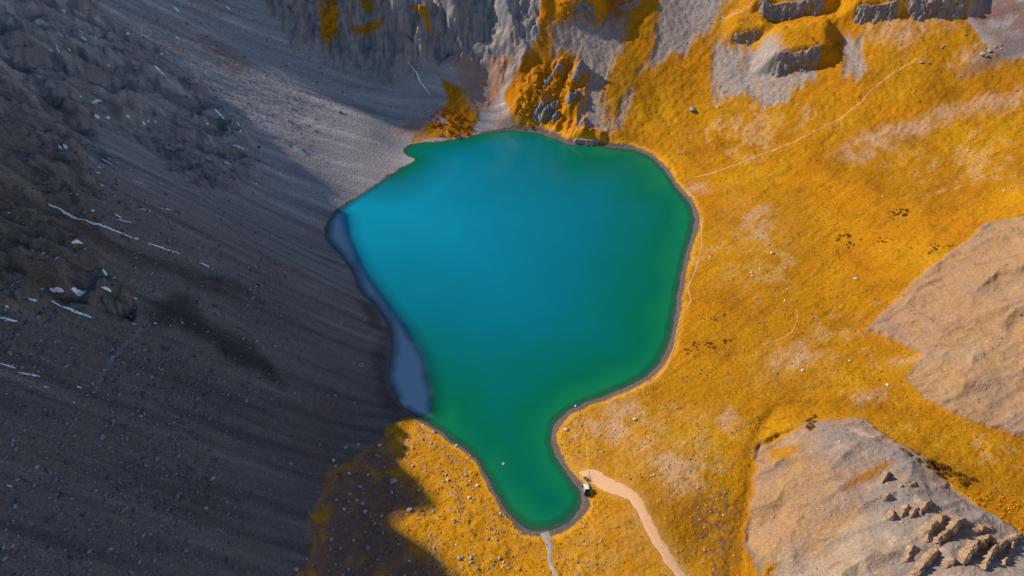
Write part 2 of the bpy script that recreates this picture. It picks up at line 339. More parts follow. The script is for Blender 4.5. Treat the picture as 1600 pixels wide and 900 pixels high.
# ------------------------------------------------------------------ ground colours (what the ground is made of, plus shade painted into the foreground)
n1 = fbm(X / 30, Y / 30, 4, 200); n2 = fbm(X / 8, Y / 8, 4, 210); n3 = fbm(X / 2.2, Y / 2.2, 3, 220); n4 = fbm(X / 55, Y / 55, 3, 230)
n5 = pn(X / 0.9, Y / 0.9, 240)
def L3(c, k=1.0): return (lin(c) * k).astype(np.float32)
def mixc(A, B, w): return A * (1 - w[..., None]) + B * w[..., None]
streak = fbm(X / 70, Y / 4.5, 4, 250)
Cc = np.broadcast_to(L3((124, 118, 116)), X.shape + (3,)).copy()
Cc = mixc(Cc, L3((100, 98, 98)), sstep(-0.1, 0.5, streak)); Cc = mixc(Cc, L3((154, 146, 142)), sstep(0.1, 0.6, -streak) * .8)
Cc = mixc(Cc, L3((120, 104, 98)), sstep(0.1, 0.6, n1) * .6)
Cc = mixc(Cc, L3((104, 96, 92)), rock_l * sstep(-.2, .4, n2 + .3 * n3) * .9)
Cc = mixc(Cc, L3((78, 78, 78)), rock_l * sstep(0.0, .4, -n2 + .3 * n3) * .9)
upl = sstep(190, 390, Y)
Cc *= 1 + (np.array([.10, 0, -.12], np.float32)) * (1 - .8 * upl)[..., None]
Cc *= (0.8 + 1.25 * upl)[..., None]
Cc = mixc(Cc, L3((66, 58, 58)), dark_l * .85); Cc = mixc(Cc, L3((84, 66, 58)), brown_l * .6)
Cc = mixc(Cc, L3((165, 155, 155)), tongue * sstep(-.5, .3, n2 + streak) * .9)
cl = sstep(-.3, .4, fbm(X / 9, Y / 30, 4, 260))
Cc = mixc(Cc, L3((116, 117, 121)), cliff_b * .85); Cc = mixc(Cc, L3((84, 84, 90)), cliff_b * sstep(.0, .45, fbm((X + .3 * Y) / 6, (Y - .3 * X) / 24, 4, 262, .6)) * .7); Cc = mixc(Cc, L3((166, 142, 130)), cliff_b * cl * .4)
Cc = mixc(Cc, L3((190, 165, 150)), cliff_b * sstep(.42, .6, ridged(X / 5, Y / 16, 3, 265)) * .55)
# turf
G = np.broadcast_to(L3((202, 134, 8)), X.shape + (3,)).copy()
G = mixc(G, L3((182, 116, 8)), sstep(-.1, .45, n1)); G = mixc(G, L3((220, 154, 14)), sstep(.05, .5, -n1 + .4 * n2) * .8)
G = mixc(G, L3((226, 140, 10)), sstep(.0, .5, n4) * .5)
dirn = fbm((X * .8 + Y * .6) / 26, (Y * .8 - X * .6) / 3.4, 4, 270, .6)
G = mixc(G, L3((150, 96, 14)), sstep(.05, .5, dirn) * .36); G = mixc(G, L3((226, 160, 24)), sstep(.1, .5, -dirn) * .25)
G *= .88
G = mixc(G, L3((150, 94, 12)), sstep(.15, .6, n2) * .6); G = mixc(G, L3((138, 84, 10)), sstep(.3, .7, n3) * .55)
G = mixc(G, L3((228, 166, 40)), sstep(.25, .6, -n3) * .3)
G = mixc(G, L3((215, 165, 105)), sstep(.25, .55, n2 * .6 - n4 * .8 + .2 * n3) * .55)
steep_o = sstep(380, 450, Y) * sstep(60, 20, np.abs(X - 20))
G = mixc(G, L3((214, 128, 10)), steep_o * .5)
fr = front
G = mixc(G, L3((225, 150, 10)), fr * .6); G = mixc(G, L3((170, 145, 130)), fr * sstep(.2, .55, n3 + .5 * n2) * .5)
shade_side = fr * sstep(-5, 25, np.interp(T, et, er) * -1 + R)       # foreground on the shaded side of the shadow edge
G = mixc(G, L3((132, 98, 88)), region([(600,690),(640,755),(660,790),(600,815),(640,850),(690,905),(700,1000),(440,1000),(470,900),(485,800),(512,745),(560,714)], soft=5, warp=5) * sstep(-.5, .1, n2 + .15) * .94)  # stony brown that also paints the shade inside the foreground shadow edge
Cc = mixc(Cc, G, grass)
Cc = mixc(Cc, L3((166, 150, 142)), scree_r * .95); Cc = mixc(Cc, L3((190, 172, 160)), scree_r * sstep(0, .5, n3) * .5); Cc = mixc(Cc, L3((190, 140, 80)), scree_r * sstep(.1, .5, fbm((X - .3 * Y) / 4, Y / 26, 3, 275)) * .5)
pale = regions([[(885,650),(1000,625),(1120,640),(1110,720),(1080,800),(1000,780),(900,720)],[(900,820),(1000,800),(1060,910),(890,910)],[(1150,300),(1220,330),(1230,450),(1130,440)],[(1180,540),(1300,520),(1290,590),(1190,600)]], soft=12, warp=9)
Cc = mixc(Cc, L3((204, 150, 70)), pale * sstep(-.5, .4, n2 + .3 * n3) * .6)
drain = ridged((X * .8 + Y * .6) / 60 + .3 * wn1, (Y * .8 - X * .6) / 17 + .3 * wn2, 2, 285, .35)
Cc = mixc(Cc, L3((150, 88, 14)), grass * sstep(.86, .97, drain) * (1 - bare) * .45)
Cc = mixc(Cc, L3((208, 160, 120)), thin_r * sstep(-.5, .35, n2 + .4 * n3) * .75)
B = np.broadcast_to(L3((192, 146, 104)), X.shape + (3,)).copy()
B = mixc(B, L3((176, 142, 118)), sstep(-.1, .5, n1)); B = mixc(B, L3((205, 160, 90)), sstep(.05, .5, -n2 + n4) * .6); B = mixc(B, L3((168, 130, 104)), sstep(.1, .6, n3) * .5)
B = mixc(B, L3((182, 164, 152)), sstep(.1, .5, n4 - .5 * n1) * .6)
greyz = regions([[(1260,655),(1340,655),(1450,725),(1700,860),(1700,1000),(1330,1000),(1380,850),(1350,780),(1400,740),(1280,700)]], soft=9, warp=9)
B = mixc(B, L3((160, 146, 138)), greyz * sstep(-.4, .3, n2 + .15) * .85); B = mixc(B, L3((205, 192, 188)), greyz * sstep(.1, .45, -n2) * .5)
B = mixc(B, L3((196, 140, 70)), sstep(.15, .5, n3 - .4 * n1) * (1 - .6 * greyz) * .45)
crease = ridged((X + .25 * Y) / 40, (Y - .25 * X) / 15, 3, 280)
B = mixc(B, L3((140, 106, 88)), sstep(.72, .92, crease) * .5)
Cc = mixc(Cc, B * .86, bare); Cc = mixc(Cc, G, yellow_in * .9)
foot = regions([[(705,80),(790,92),(795,125),(775,170),(735,168),(722,140)],[(640,185),(668,190),(664,214),(612,208)],[(785,170),(800,200),(770,204)]], soft=3, warp=4)
Cc = mixc(Cc, L3((176, 138, 118)), foot * sstep(-.6, .1, n2 + .2) * .9)
Cc = mixc(Cc, L3((134, 84, 62)), rust_r * sstep(-.6, .2, n2) * np.where(X < -100, .45, .75)); Cc = mixc(Cc, L3((120, 98, 96)), purple_r * .8)
Cc = mixc(Cc, L3((150, 140, 132)), crag_b * sstep(0.05, .4, n2 - .25) * .85)
# gully bed, outlet and stony ground beside it
Cc = mixc(Cc, L3((150, 92, 14)), np.exp(-(gd / 3.0) ** 2) * .25 * grass)
STONY = regions([[(1090,775),(1120,760),(1150,790),(1140,900),(1110,920),(1092,850)]], soft=5, warp=5)
Cc = mixc(Cc, L3((110, 88, 70)), STONY * sstep(-.1, .3, n3) * .8)
Cc = mixc(Cc, L3((216, 160, 92)), np.exp(-(dtrack / 4.2) ** 2) * np.clip(.55 + .6 * n2, 0, 1) * .8)
# beach: grey brown wet gravel, wider on the right and lower shores
bw = np.where(X > 0, 2.6, 1.5) * (1 + .35 * n2); bw = np.where((X < -20) & (Y > 225), 0.8, bw)
beach = (1 - sstep(bw * .8, bw * 1.15, SD)); rim = sstep(bw * .7, bw, SD) * (1 - sstep(bw * 1.3, bw * 2.2, SD)) * grass * (1 - STONY)
Cc = mixc(Cc, L3((240, 172, 40)), rim * .6)
Cc = mixc(Cc, L3((122, 100, 92)), beach)
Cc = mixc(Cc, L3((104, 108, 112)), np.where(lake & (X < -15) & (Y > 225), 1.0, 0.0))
Cc *= (1 + .10 * n5 + .06 * n3)[..., None]
Cc = np.clip(Cc, 0.003, .9)
stony = np.clip(1 - grass * .8 + scree_r - bare * .25 + thin_r * .3 + front * .1, 0, 1) * (1 - beach * .6)

# ------------------------------------------------------------------ material helpers
def new_mat(name):
    mt = bpy.data.materials.new(name); mt.use_nodes = True
    return mt, mt.node_tree.nodes, mt.node_tree.links, mt.node_tree.nodes['Principled BSDF']
def math_n(N, Lk, op, a, b):
    n = N.new('ShaderNodeMath'); n.operation = op
    for k, v in ((0, a), (1, b)):
        if hasattr(v, 'links') or hasattr(v, 'is_linked'): Lk.new(v, n.inputs[k])
        else: n.inputs[k].default_value = v
    return n.outputs[0]
def noise_n(N, Lk, scale, detail=3, vec=None, rough=.55):
    n = N.new('ShaderNodeTexNoise'); n.inputs['Scale'].default_value = scale; n.inputs['Detail'].default_value = detail; n.inputs['Roughness'].default_value = rough
    if vec is not None: Lk.new(vec, n.inputs['Vector'])
    return n.outputs[0]
def mix_col(N, Lk, fac, a, b, mode='MIX'):
    n = N.new('ShaderNodeMix'); n.data_type = 'RGBA'; n.blend_type = mode
    for k, v in ((0, fac), (6, a), (7, b)):
        if hasattr(v, 'is_linked'): Lk.new(v, n.inputs[k])
        elif isinstance(v, (int, float)): n.inputs[k].default_value = v
        else: n.inputs[k].default_value = (*v, 1) if len(v) == 3 else v
    return n.outputs[2]
def maprange(N, Lk, v, a, b, c, d):
    n = N.new('ShaderNodeMapRange'); Lk.new(v, n.inputs[0])
    for k, q in enumerate((a, b, c, d)): n.inputs[k + 1].default_value = q
    return n.outputs[0]

mt, N, Lk, P = new_mat('ground_surface')
at = N.new('ShaderNodeAttribute'); at.attribute_name = 'soil'; st = N.new('ShaderNodeAttribute'); st.attribute_name = 'stony'
tc = N.new('ShaderNodeTexCoord').outputs['Object']
vor = N.new('ShaderNodeTexVoronoi'); vor.inputs['Scale'].default_value = 1.5; Lk.new(tc, vor.inputs['Vector'])
vor2 = N.new('ShaderNodeTexVoronoi'); vor2.inputs['Scale'].default_value = 0.62; Lk.new(tc, vor2.inputs['Vector'])
sep = N.new('ShaderNodeSeparateColor'); Lk.new(vor.outputs['Color'], sep.inputs[0]); sep2 = N.new('ShaderNodeSeparateColor'); Lk.new(vor2.outputs['Color'], sep2.inputs[0])
stone_v = math_n(N, Lk, 'ADD', maprange(N, Lk, noise_n(N, Lk, 1.5, 5, tc, .8), .32, .68, .6, 1.34), maprange(N, Lk, sep.outputs[0], .9, 1, 0, .35))
turf_v = maprange(N, Lk, noise_n(N, Lk, 0.8, 6, tc, .78), .3, .7, .6, 1.36)
fv = N.new('ShaderNodeMix'); Lk.new(st.outputs['Fac'], fv.inputs[0]); Lk.new(turf_v, fv.inputs[2]); Lk.new(stone_v, fv.inputs[3])
mul = mix_col(N, Lk, 1.0, at.outputs['Color'], fv.outputs[0], 'MULTIPLY')
Lk.new(mul, P.inputs['Base Color']); P.inputs['Roughness'].default_value = .95; P.inputs['Specular IOR Level'].default_value = .15
bp = N.new('ShaderNodeBump'); bp.inputs['Strength'].default_value = .9; bp.inputs['Distance'].default_value = .45
hb = math_n(N, Lk, 'ADD', noise_n(N, Lk, .7, 6, tc, .68), math_n(N, Lk, 'MULTIPLY', vor.outputs['Distance'], math_n(N, Lk, 'MULTIPLY', st.outputs['Fac'], .35)))
Lk.new(hb, bp.inputs['Height']); Lk.new(bp.outputs[0], P.inputs['Normal']); GROUND = mt

def plain_mat(name, rgb, rough=.9, var=.3, scale=2.0, spec=.2, bump=.3, metallic=0):
    mt, N, Lk, P = new_mat(name); tc = N.new('ShaderNodeTexCoord').outputs['Object']
    f = noise_n(N, Lk, scale, 5, tc, .65); v = maprange(N, Lk, f, .25, .75, 1 - var, 1 + var)
    Lk.new(mix_col(N, Lk, 1.0, tuple(rgb), v, 'MULTIPLY'), P.inputs['Base Color'])
    P.inputs['Roughness'].default_value = rough; P.inputs['Specular IOR Level'].default_value = spec; P.inputs['Metallic'].default_value = metallic
    if bump:
        b = N.new('ShaderNodeBump'); b.inputs['Strength'].default_value = bump; b.inputs['Distance'].default_value = .3; Lk.new(f, b.inputs['Height']); Lk.new(b.outputs[0], P.inputs['Normal'])
    return mt

# ------------------------------------------------------------------ mesh helpers
def link(name, me, mat=None, parent=None, smooth=False):
    o = bpy.data.objects.new(name, me); col.objects.link(o)
    if mat is not None and not me.materials: me.materials.append(mat)
    if parent is not None: o.parent = parent
    if smooth: me.polygons.foreach_set('use_smooth', np.ones(len(me.polygons), bool))
    return o
def tag(o, label=None, cat=None, group=None, kind=None):
    for k, v in (('label', label), ('category', cat), ('group', group), ('kind', kind)):
        if v: o[k] = v
    return o
def mesh_np(name, V, F):
    me = bpy.data.meshes.new(name); V = np.asarray(V, np.float32); F = np.asarray(F, np.int32); k = F.shape[1]
    me.vertices.add(len(V)); me.vertices.foreach_set('co', V.ravel())
    me.loops.add(F.size); me.loops.foreach_set('vertex_index', F.ravel())
    me.polygons.add(len(F)); me.polygons.foreach_set('loop_start', np.arange(len(F), dtype=np.int32) * k)
    me.update(calc_edges=True); return me
def grid_faces(nr, nc):
    i = np.arange(nr * nc, dtype=np.int32).reshape(nr, nc)
    return np.stack([i[:-1, :-1], i[:-1, 1:], i[1:, 1:], i[1:, :-1]], -1).reshape(-1, 4)

# ------------------------------------------------------------------ the ground sheet
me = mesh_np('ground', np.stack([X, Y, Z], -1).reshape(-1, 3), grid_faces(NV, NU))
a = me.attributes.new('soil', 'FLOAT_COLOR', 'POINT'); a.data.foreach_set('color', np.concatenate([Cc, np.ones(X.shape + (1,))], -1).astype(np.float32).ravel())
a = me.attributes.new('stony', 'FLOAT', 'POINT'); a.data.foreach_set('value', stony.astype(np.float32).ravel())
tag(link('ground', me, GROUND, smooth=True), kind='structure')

# ------------------------------------------------------------------ lake water: silt-laden, clear only at the margin
lx0, ly0 = SHORE_XY.min(0) - 4; lx1, ly1 = SHORE_XY.max(0) + 4
nx, ny = 260, 380
WX, WY = np.meshgrid(np.linspace(lx0, lx1, nx), np.linspace(ly0, ly1, ny)); WX = WX.astype(np.float32); WY = WY.astype(np.float32)
sdw = -sdist(WX, WY, SHORE_XY, 60.0); keep = sdw < 3.2
ids = -np.ones(WX.shape, int); ids[keep] = np.arange(keep.sum())
q = np.stack([ids[:-1, :-1], ids[:-1, 1:], ids[1:, 1:], ids[1:, :-1]], -1).reshape(-1, 4); q = q[(q >= 0).all(1)]
V = np.stack([WX[keep], WY[keep], np.zeros(keep.sum())], -1)
dep = gsample(np.where(lake, depth, -.2).astype(np.float32), V[:, 0], V[:, 1])
dR_ = gsample(dR, V[:, 0], V[:, 1]); dL_ = gsample(dL, V[:, 0], V[:, 1])
me = mesh_np('lake_water', V, q)
a = me.attributes.new('depth', 'FLOAT', 'POINT'); a.data.foreach_set('value', dep.astype(np.float32))
SHADE_BAND = at_z(*np.array([(500,360),(516,330),(531,332),(539,366),(548,393),(569,433),(598,471),(631,517),(659,562),(669,608),(671,648),(640,650),(590,600),(600,520),(555,450)], float).T)[:, :2]
shade_slate = sstep(-2.5, 2.5, sdist(V[:, 0] + 1.5 * fbm(V[:, 0] / 9, V[:, 1] / 9, 3, 45), V[:, 1], SHADE_BAND, 25.0))  # slate tone paints the look of shaded water into the lake colour
a = me.attributes.new('offshore', 'FLOAT', 'POINT'); a.data.foreach_set('value', np.minimum(.17 * dR_, .6 * gsample(dB, V[:, 0], V[:, 1]) + 1.5).astype(np.float32))   # the bed shelves gently only off the right and lower shores
a = me.attributes.new('shade_slate', 'FLOAT', 'POINT'); a.data.foreach_set('value', shade_slate.astype(np.float32))
mt, N, Lk, P = new_mat('lake_water')
ad = N.new('ShaderNodeAttribute'); ad.attribute_name = 'depth'; tc = N.new('ShaderNodeTexCoord').outputs['Object']
tn_ = N.new('ShaderNodeAttribute'); tn_.attribute_name = 'offshore'
dn = math_n(N, Lk, 'ADD', tn_.outputs['Fac'], maprange(N, Lk, noise_n(N, Lk, .035, 5, tc), .3, .7, -1.0, 1.0))
cr = N.new('ShaderNodeValToRGB'); Lk.new(maprange(N, Lk, dn, 0, 24, 0, 1), cr.inputs[0])
el = cr.color_ramp.elements; el[0].position = 0; el[0].color = (.006, .20, .07, 1); el[1].position = 1; el[1].color = (.0, .27, .40, 1)
for pos, c in ((.10, (.0, .15, .075, 1)), (.22, (.0, .155, .13, 1)), (.38, (.0, .17, .21, 1)), (.62, (.0, .20, .28, 1))):
    k = el.new(pos); k.color = c
sl = N.new('ShaderNodeAttribute'); sl.attribute_name = 'shade_slate'; Lk.new(mix_col(N, Lk, sl.outputs['Fac'], cr.outputs[0], (.33, .46, .54)), P.inputs['Base Color']); P.inputs['Roughness'].default_value = .12; P.inputs['IOR'].default_value = 1.33
bp = N.new('ShaderNodeBump'); bp.inputs['Strength'].default_value = .12; bp.inputs['Distance'].default_value = .2
Lk.new(noise_n(N, Lk, .9, 4, tc), bp.inputs['Height']); Lk.new(bp.outputs[0], P.inputs['Normal'])
tr = N.new('ShaderNodeBsdfTransparent'); tr.inputs[0].default_value = (.55, .85, .85, 1)
mx = N.new('ShaderNodeMixShader'); Lk.new(maprange(N, Lk, ad.outputs['Fac'], .03, .6, .12, 1.0), mx.inputs[0])
Lk.new(tr.outputs[0], mx.inputs[1]); Lk.new(P.outputs[0], mx.inputs[2]); Lk.new(mx.outputs[0], N['Material Output'].inputs[0])
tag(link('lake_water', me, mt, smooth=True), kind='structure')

# ------------------------------------------------------------------ ribbons: dirt track, footpaths, outlet stream
def resample(P, step):
    seg = np.hypot(*np.diff(P[:, :2], axis=0).T); s = np.r_[0, np.cumsum(seg)]; n = max(3, int(s[-1] / step))
    tt = np.linspace(0, s[-1], n); Q = np.stack([np.interp(tt, s, P[:, k]) for k in (0, 1)], -1)
    for _ in range(max(1, int(3 / step))):
        Q[1:-1] = .25 * Q[:-2] + .5 * Q[1:-1] + .25 * Q[2:]
    return Q
def ribbon(name, px, width, mat, step=.8, lift=.07, nacross=7, rag=.25, taper=(1, 1), seed=0):
    Q = resample(UPX(px), step); n = len(Q); T_ = np.gradient(Q, axis=0); T_ /= np.linalg.norm(T_, axis=1)[:, None] + 1e-9
    Nn = np.stack([-T_[:, 1], T_[:, 0]], -1); w = width if np.ndim(width) else np.full(n, width)
    if np.ndim(width): w = np.interp(np.linspace(0, 1, n), np.linspace(0, 1, len(width)), width)
    w = w * np.interp(np.linspace(0, 1, n), [0, .06, .94, 1], [taper[0], 1, 1, taper[1]])
    k = np.linspace(-1, 1, nacross); s = np.arange(n) * step
    eL = 1 + rag * fbm(s / 4, s * 0 + seed, 3, 300 + seed); eR = 1 + rag * fbm(s / 4, s * 0 + 9 + seed, 3, 310 + seed)
    off = np.where(k[None, :] < 0, k[None, :] * eL[:, None], k[None, :] * eR[:, None]) * w[:, None] / 2
    V = Q[:, None, :] + Nn[:, None, :] * off[..., None]
    z = gsample(Z, V[..., 0], V[..., 1]) + lift * (1 - np.abs(k[None, :]) ** 4 * 1.25)
    me = mesh_np(name, np.concatenate([V, z[..., None]], -1).reshape(-1, 3), grid_faces(n, nacross))
    return tag(link(name, me, mat, smooth=True), kind='structure')
track_m = plain_mat('track_dirt', lin((232, 178, 130)), var=.14, scale=.8)
path_m = plain_mat('path_dirt', lin((208, 150, 84)), var=.35, scale=.6)
stream_m = plain_mat('stream_gravel', lin((176, 160, 146)), var=.5, scale=2.2, rough=.6)
ribbon('dirt_track', TRACK, [4.5, 6.5, 6.2, 4.6, 3.9, 4.2, 4.2, 3.8, 3.6, 3.6, 3.6], track_m, taper=(.2, 1), lift=.12, nacross=9, rag=.45)
for k, (p, w) in enumerate([([(1075,278),(1110,272),(1180,245),(1260,212),(1320,180),(1348,158),(1362,140),(1385,122),(1420,100),(1450,80)], 1.3),
   ([(1092,322),(1096,350),(1097,385),(1088,420),(1075,450),(1080,470),(1062,500),(1054,540),(1042,575),(1020,598),(975,618),(930,640)], .9),
   ([(1245,482),(1247,500),(1238,520),(1215,532),(1190,540)], .7),
   ([(232,500),(205,530),(175,560),(158,590),(150,612)], 1.2)]):
    ribbon('footpath', p, w, path_m if k < 3 else plain_mat('grey_path', lin((118, 116, 116)), var=.4, scale=.7), lift=.1, nacross=5, rag=1.1, taper=(.2, .2), seed=20 + k)
ribbon('outlet_stream', [(851,832),(856,846),(860,862),(858,876),(865,890),(868,905),(872,940)], [3.6, 2.2, 1.7, 1.6, 1.6, 2.0], stream_m, lift=.1, rag=.5)

# ------------------------------------------------------------------ rocks
def ico(sub):
    t = (1 + 5 ** .5) / 2
    V = [(-1,t,0),(1,t,0),(-1,-t,0),(1,-t,0),(0,-1,t),(0,1,t),(0,-1,-t),(0,1,-t),(t,0,-1),(t,0,1),(-t,0,-1),(-t,0,1)]
    F = [(0,11,5),(0,5,1),(0,1,7),(0,7,10),(0,10,11),(1,5,9),(5,11,4),(11,10,2),(10,7,6),(7,1,8),(3,9,4),(3,4,2),(3,2,6),(3,6,8),(3,8,9),(4,9,5),(2,4,11),(6,2,10),(8,6,7),(9,8,1)]
    V = [np.array(v) / np.linalg.norm(v) for v in V]
    for _ in range(sub):
        c = {}; nf = []
        def mid(i, j):
            k = (min(i, j), max(i, j))
            if k not in c:
                m = V[i] + V[j]; V.append(m / np.linalg.norm(m)); c[k] = len(V) - 1
            return c[k]
        for (i, j, k) in F:
            a, b, d = mid(i, j), mid(j, k), mid(k, i); nf += [(i, a, d), (j, b, a), (k, d, b), (a, b, d)]
        F = nf
    return np.array(V), np.array(F)
ROCK_M = [plain_mat('boulder_stone', lin((188, 172, 162)), var=.35, scale=1.6, bump=.6), plain_mat('boulder_grey', lin((150, 150, 150)), var=.35, scale=1.6, bump=.6), plain_mat('boulder_pale', lin((222, 205, 196)), var=.25, scale=1.4, bump=.5)]
def rock_mesh(seed, sub=2, cuts=13, flat=.58):
    r = np.random.default_rng(seed); V, F = ico(sub)
    for _ in range(cuts):
        n = r.normal(size=3); n /= np.linalg.norm(n); d = r.uniform(.55, .9); e = V @ n - d; V = V - np.outer(np.maximum(e, 0), n)
    V = V * np.array([1, r.uniform(.65, .95), flat * r.uniform(.8, 1.15)]) * (1 + .05 * r.normal(size=(len(V), 1)))
    return mesh_np('boulder', V, F)
ROCKS = {}
for k in range(3): ROCKS[k] = [rock_mesh(400 + 10 * k + i) for i in range(6)]
for k in ROCKS:
    for me in ROCKS[k]: me.materials.append(ROCK_M[k])
def place_rock(px, py, wpx, kind, label, group=None, name='boulder'):
    p = unproject(px, py)[0]; s = wpx * mpp(p) / 2
    o = bpy.data.objects.new(name, random.choice(ROCKS[kind])); col.objects.link(o)
    z = float(gsample(Z, p[0], p[1])); o.location = (p[0], p[1], max(z, -.1) + .25 * s)
    o.scale = (s, s, s * random.uniform(.8, 1.2)); o.rotation_euler = (random.uniform(-.25, .25), random.uniform(-.25, .25), random.uniform(0, 6.28))
    return tag(o, label, 'boulder', group)
# boulders that stand out
for (px, py, w, k, lab) in [
 (1081,172,13,1,'large grey boulder alone on the orange slope right of the gravel chute'),
 (614,753,14,0,'long pale boulder in the shade beside the jagged shadow edge'),
 (787,725,6,0,'lone pale boulder under the green water near the lower left shore'),
 (1336,436,9,2,'flat white boulder in the orange meadow left of the bare hill'),
 (1207,396,8,2,'white boulder in the meadow midway right of the lake'),
 (575,857,9,1,'greenish grey boulder in the shaded foreground'),
 (564,571,12,1,'dark angular boulder on the scree beside the left shore'),
 (159,685,13,1,'pale grey slab alone on the dark lower left slope'),
 (394,467,9,1,'dark boulder on the grey scree left of the lake'),
 (992,655,7,2,'pale boulder on the turf below the lower right bay'),
 (1312,690,5,2,'pale boulder on the crest of the bare mound'),
 (1254,579,8,2,'pinkish boulder in the meadow above the right gully'),
 (1328,564,6,2,'round pale boulder in the meadow left of the bare hill tip'),
 (1387,602,7,2,'grey boulder just left of the gravel edge of the bare hill'),
 (884,895,3,1,'small dark boulder by the outlet stream at the lower edge'),
 (899,635,5,2,'flat white stone at the waterline of the lower right bay'),
 (884,671,7,2,'flat pale stone on the beach at the lake neck'),
 (915,817,4,1,'dark stone on the turf below the parked vehicles'),
 (1058,862,4,1,'small dark stone right of the dirt track')]:
    place_rock(px, py, w, k, lab)
def ordinal(n): return '%d%s' % (n, 'th' if 10 < n % 100 < 14 else {1: 'st', 2: 'nd', 3: 'rd'}.get(n % 10, 'th'))
def scatter(pl, k, lab, grp, name='boulder'):
    for i, (px, py, w) in enumerate(sorted(pl)):
        place_rock(px, py, w * random.uniform(.5, 1.0), k if k is not None else random.choice((0, 0, 1, 2)), '%s, %s from the left' % (lab, ordinal(i + 1)), grp, name)
scatter([(661,664,6),(655,668,9),(678,675,9),(648,662,5),(667,676,4),(660,687,6),(713,697,9),(735,712,5),(733,722,6),(728,743,6),(734,752,5),(746,759,8),(729,757,5),(718,765,5),(739,765,4),(645,700,7),(630,706,5),(632,717,6),(637,710,7),(645,728,7),(650,722,5),(673,693,8),(690,736,7),(697,742,8),(700,750,9),(693,752,8),(706,738,6)], None,
 'pale boulder on the sunlit orange strip near the lower left shore', 'boulders on the sunlit lower left shore')
scatter([(640,797,11),(636,804,7),(677,800,8),(662,804,8),(718,805,8),(708,813,6),(710,816,6),(731,817,6),(774,829,5),(762,842,8),(776,843,6),(717,873,10),(723,870,8),(735,872,7),(735,880,6),(745,888,8),(713,851,6),(704,848,4),(722,886,5),(780,872,8),(787,878,7),(785,886,6),(668,845,6),(671,838,5),(678,855,5),(760,826,5),(795,888,6),(740,780,6),(733,778,7),(782,802,5),(790,808,5)], None,
 'pale boulder on the sunlit orange ground at the lower edge', 'boulders on the sunlit ground at the lower edge')
scatter([(521,720,9),(524,729,9),(590,703,8),(588,712,12),(593,696,10),(566,787,9),(557,782,12),(545,784,10),(538,796,7),(550,799,6),(563,761,9),(547,772,8),(526,781,6),(595,820,12),(596,807,8),(585,819,9),(598,833,8),(516,833,7),(518,843,10),(515,860,9),(532,857,7),(479,874,9),(552,845,8),(462,890,11),(640,877,8),(622,850,6),(610,888,6),(646,888,6),(655,766,9),(665,782,7),(668,767,6),(600,730,6),(575,742,6),(545,740,7),(525,745,7),(612,770,8),(625,760,6),(570,800,9),(545,890,7),(590,875,6),(498,770,6),(485,740,6),(455,725,8),(440,745,6),(560,695,8),(540,700,9),(500,695,6)], None,
 'grey boulder on the shaded reddish ground at the lower left', 'boulders in the shaded foreground')
scatter([(1225,456,5),(1226,470,5),(1237,469,4),(1275,434,4),(1270,430,3),(1376,393,4),(1357,321,4),(1438,330,5),(1379,307,6),(1512,236,5),(1568,299,5),(1230,452,6),(1228,419,4),(1229,309,5),(1252,365,3),(1305,565,4),(1238,588,4),(1262,571,3),(1316,592,3),(1432,671,4),(1365,584,4),(1335,553,3),(1174,426,6),(1175,431,5),(1187,421,5),(1110,402,4),(1147,432,4),(1133,300,3),(1178,251,3),(1344,138,3),(1288,138,3),(1122,168,7),(1130,30,4)], 2,
 'small pale boulder strewn over the orange meadow right of the lake', 'boulders in the right meadow')
scatter([(1440,98,8),(1451,99,8),(1475,72,8),(1472,75,6),(1508,54,5),(1535,85,14),(1545,80,12),(1555,74,10),(1540,88,10),(1563,70,8),(1588,142,6),(1500,120,5)], 1,
 'dark grey boulder on the slope at the upper right corner', 'boulders at the upper right')
scatter([(1091,793,6),(1093,812,5),(1103,790,5),(1100,825,6),(1095,845,7),(1101,860,6),(1110,800,6),(1118,835,5),(1098,880,6),(1108,872,5),(1120,780,5),(1130,805,4),(1133,770,6),(1115,890,5),(1104,714,4),(942,706,6),(1018,744,6),(1022,742,5),(940,843,5),(938,846,4),(928,860,4)], None,
 'small stone in the stony strip between dirt track and gully', 'stones by the right gully')
scatter([(262,712,6),(275,707,5),(255,733,6),(275,819,5),(276,791,5),(235,835,8),(295,810,7),(170,858,9),(84,662,7),(32,617,7),(23,636,6),(113,663,7),(70,640,6),(50,675,6),(180,870,7),(345,830,7),(340,828,6),(532,495,8),(570,500,10),(533,507,7),(554,568,8),(553,630,8),(523,618,7),(420,585,5),(512,618,7),(484,640,6),(300,560,5),(372,690,6),(460,615,7),(440,655,6),(330,640,5)], 1,
 'grey boulder half sunk in the dark scree of the left slope', 'boulders in the dark scree')

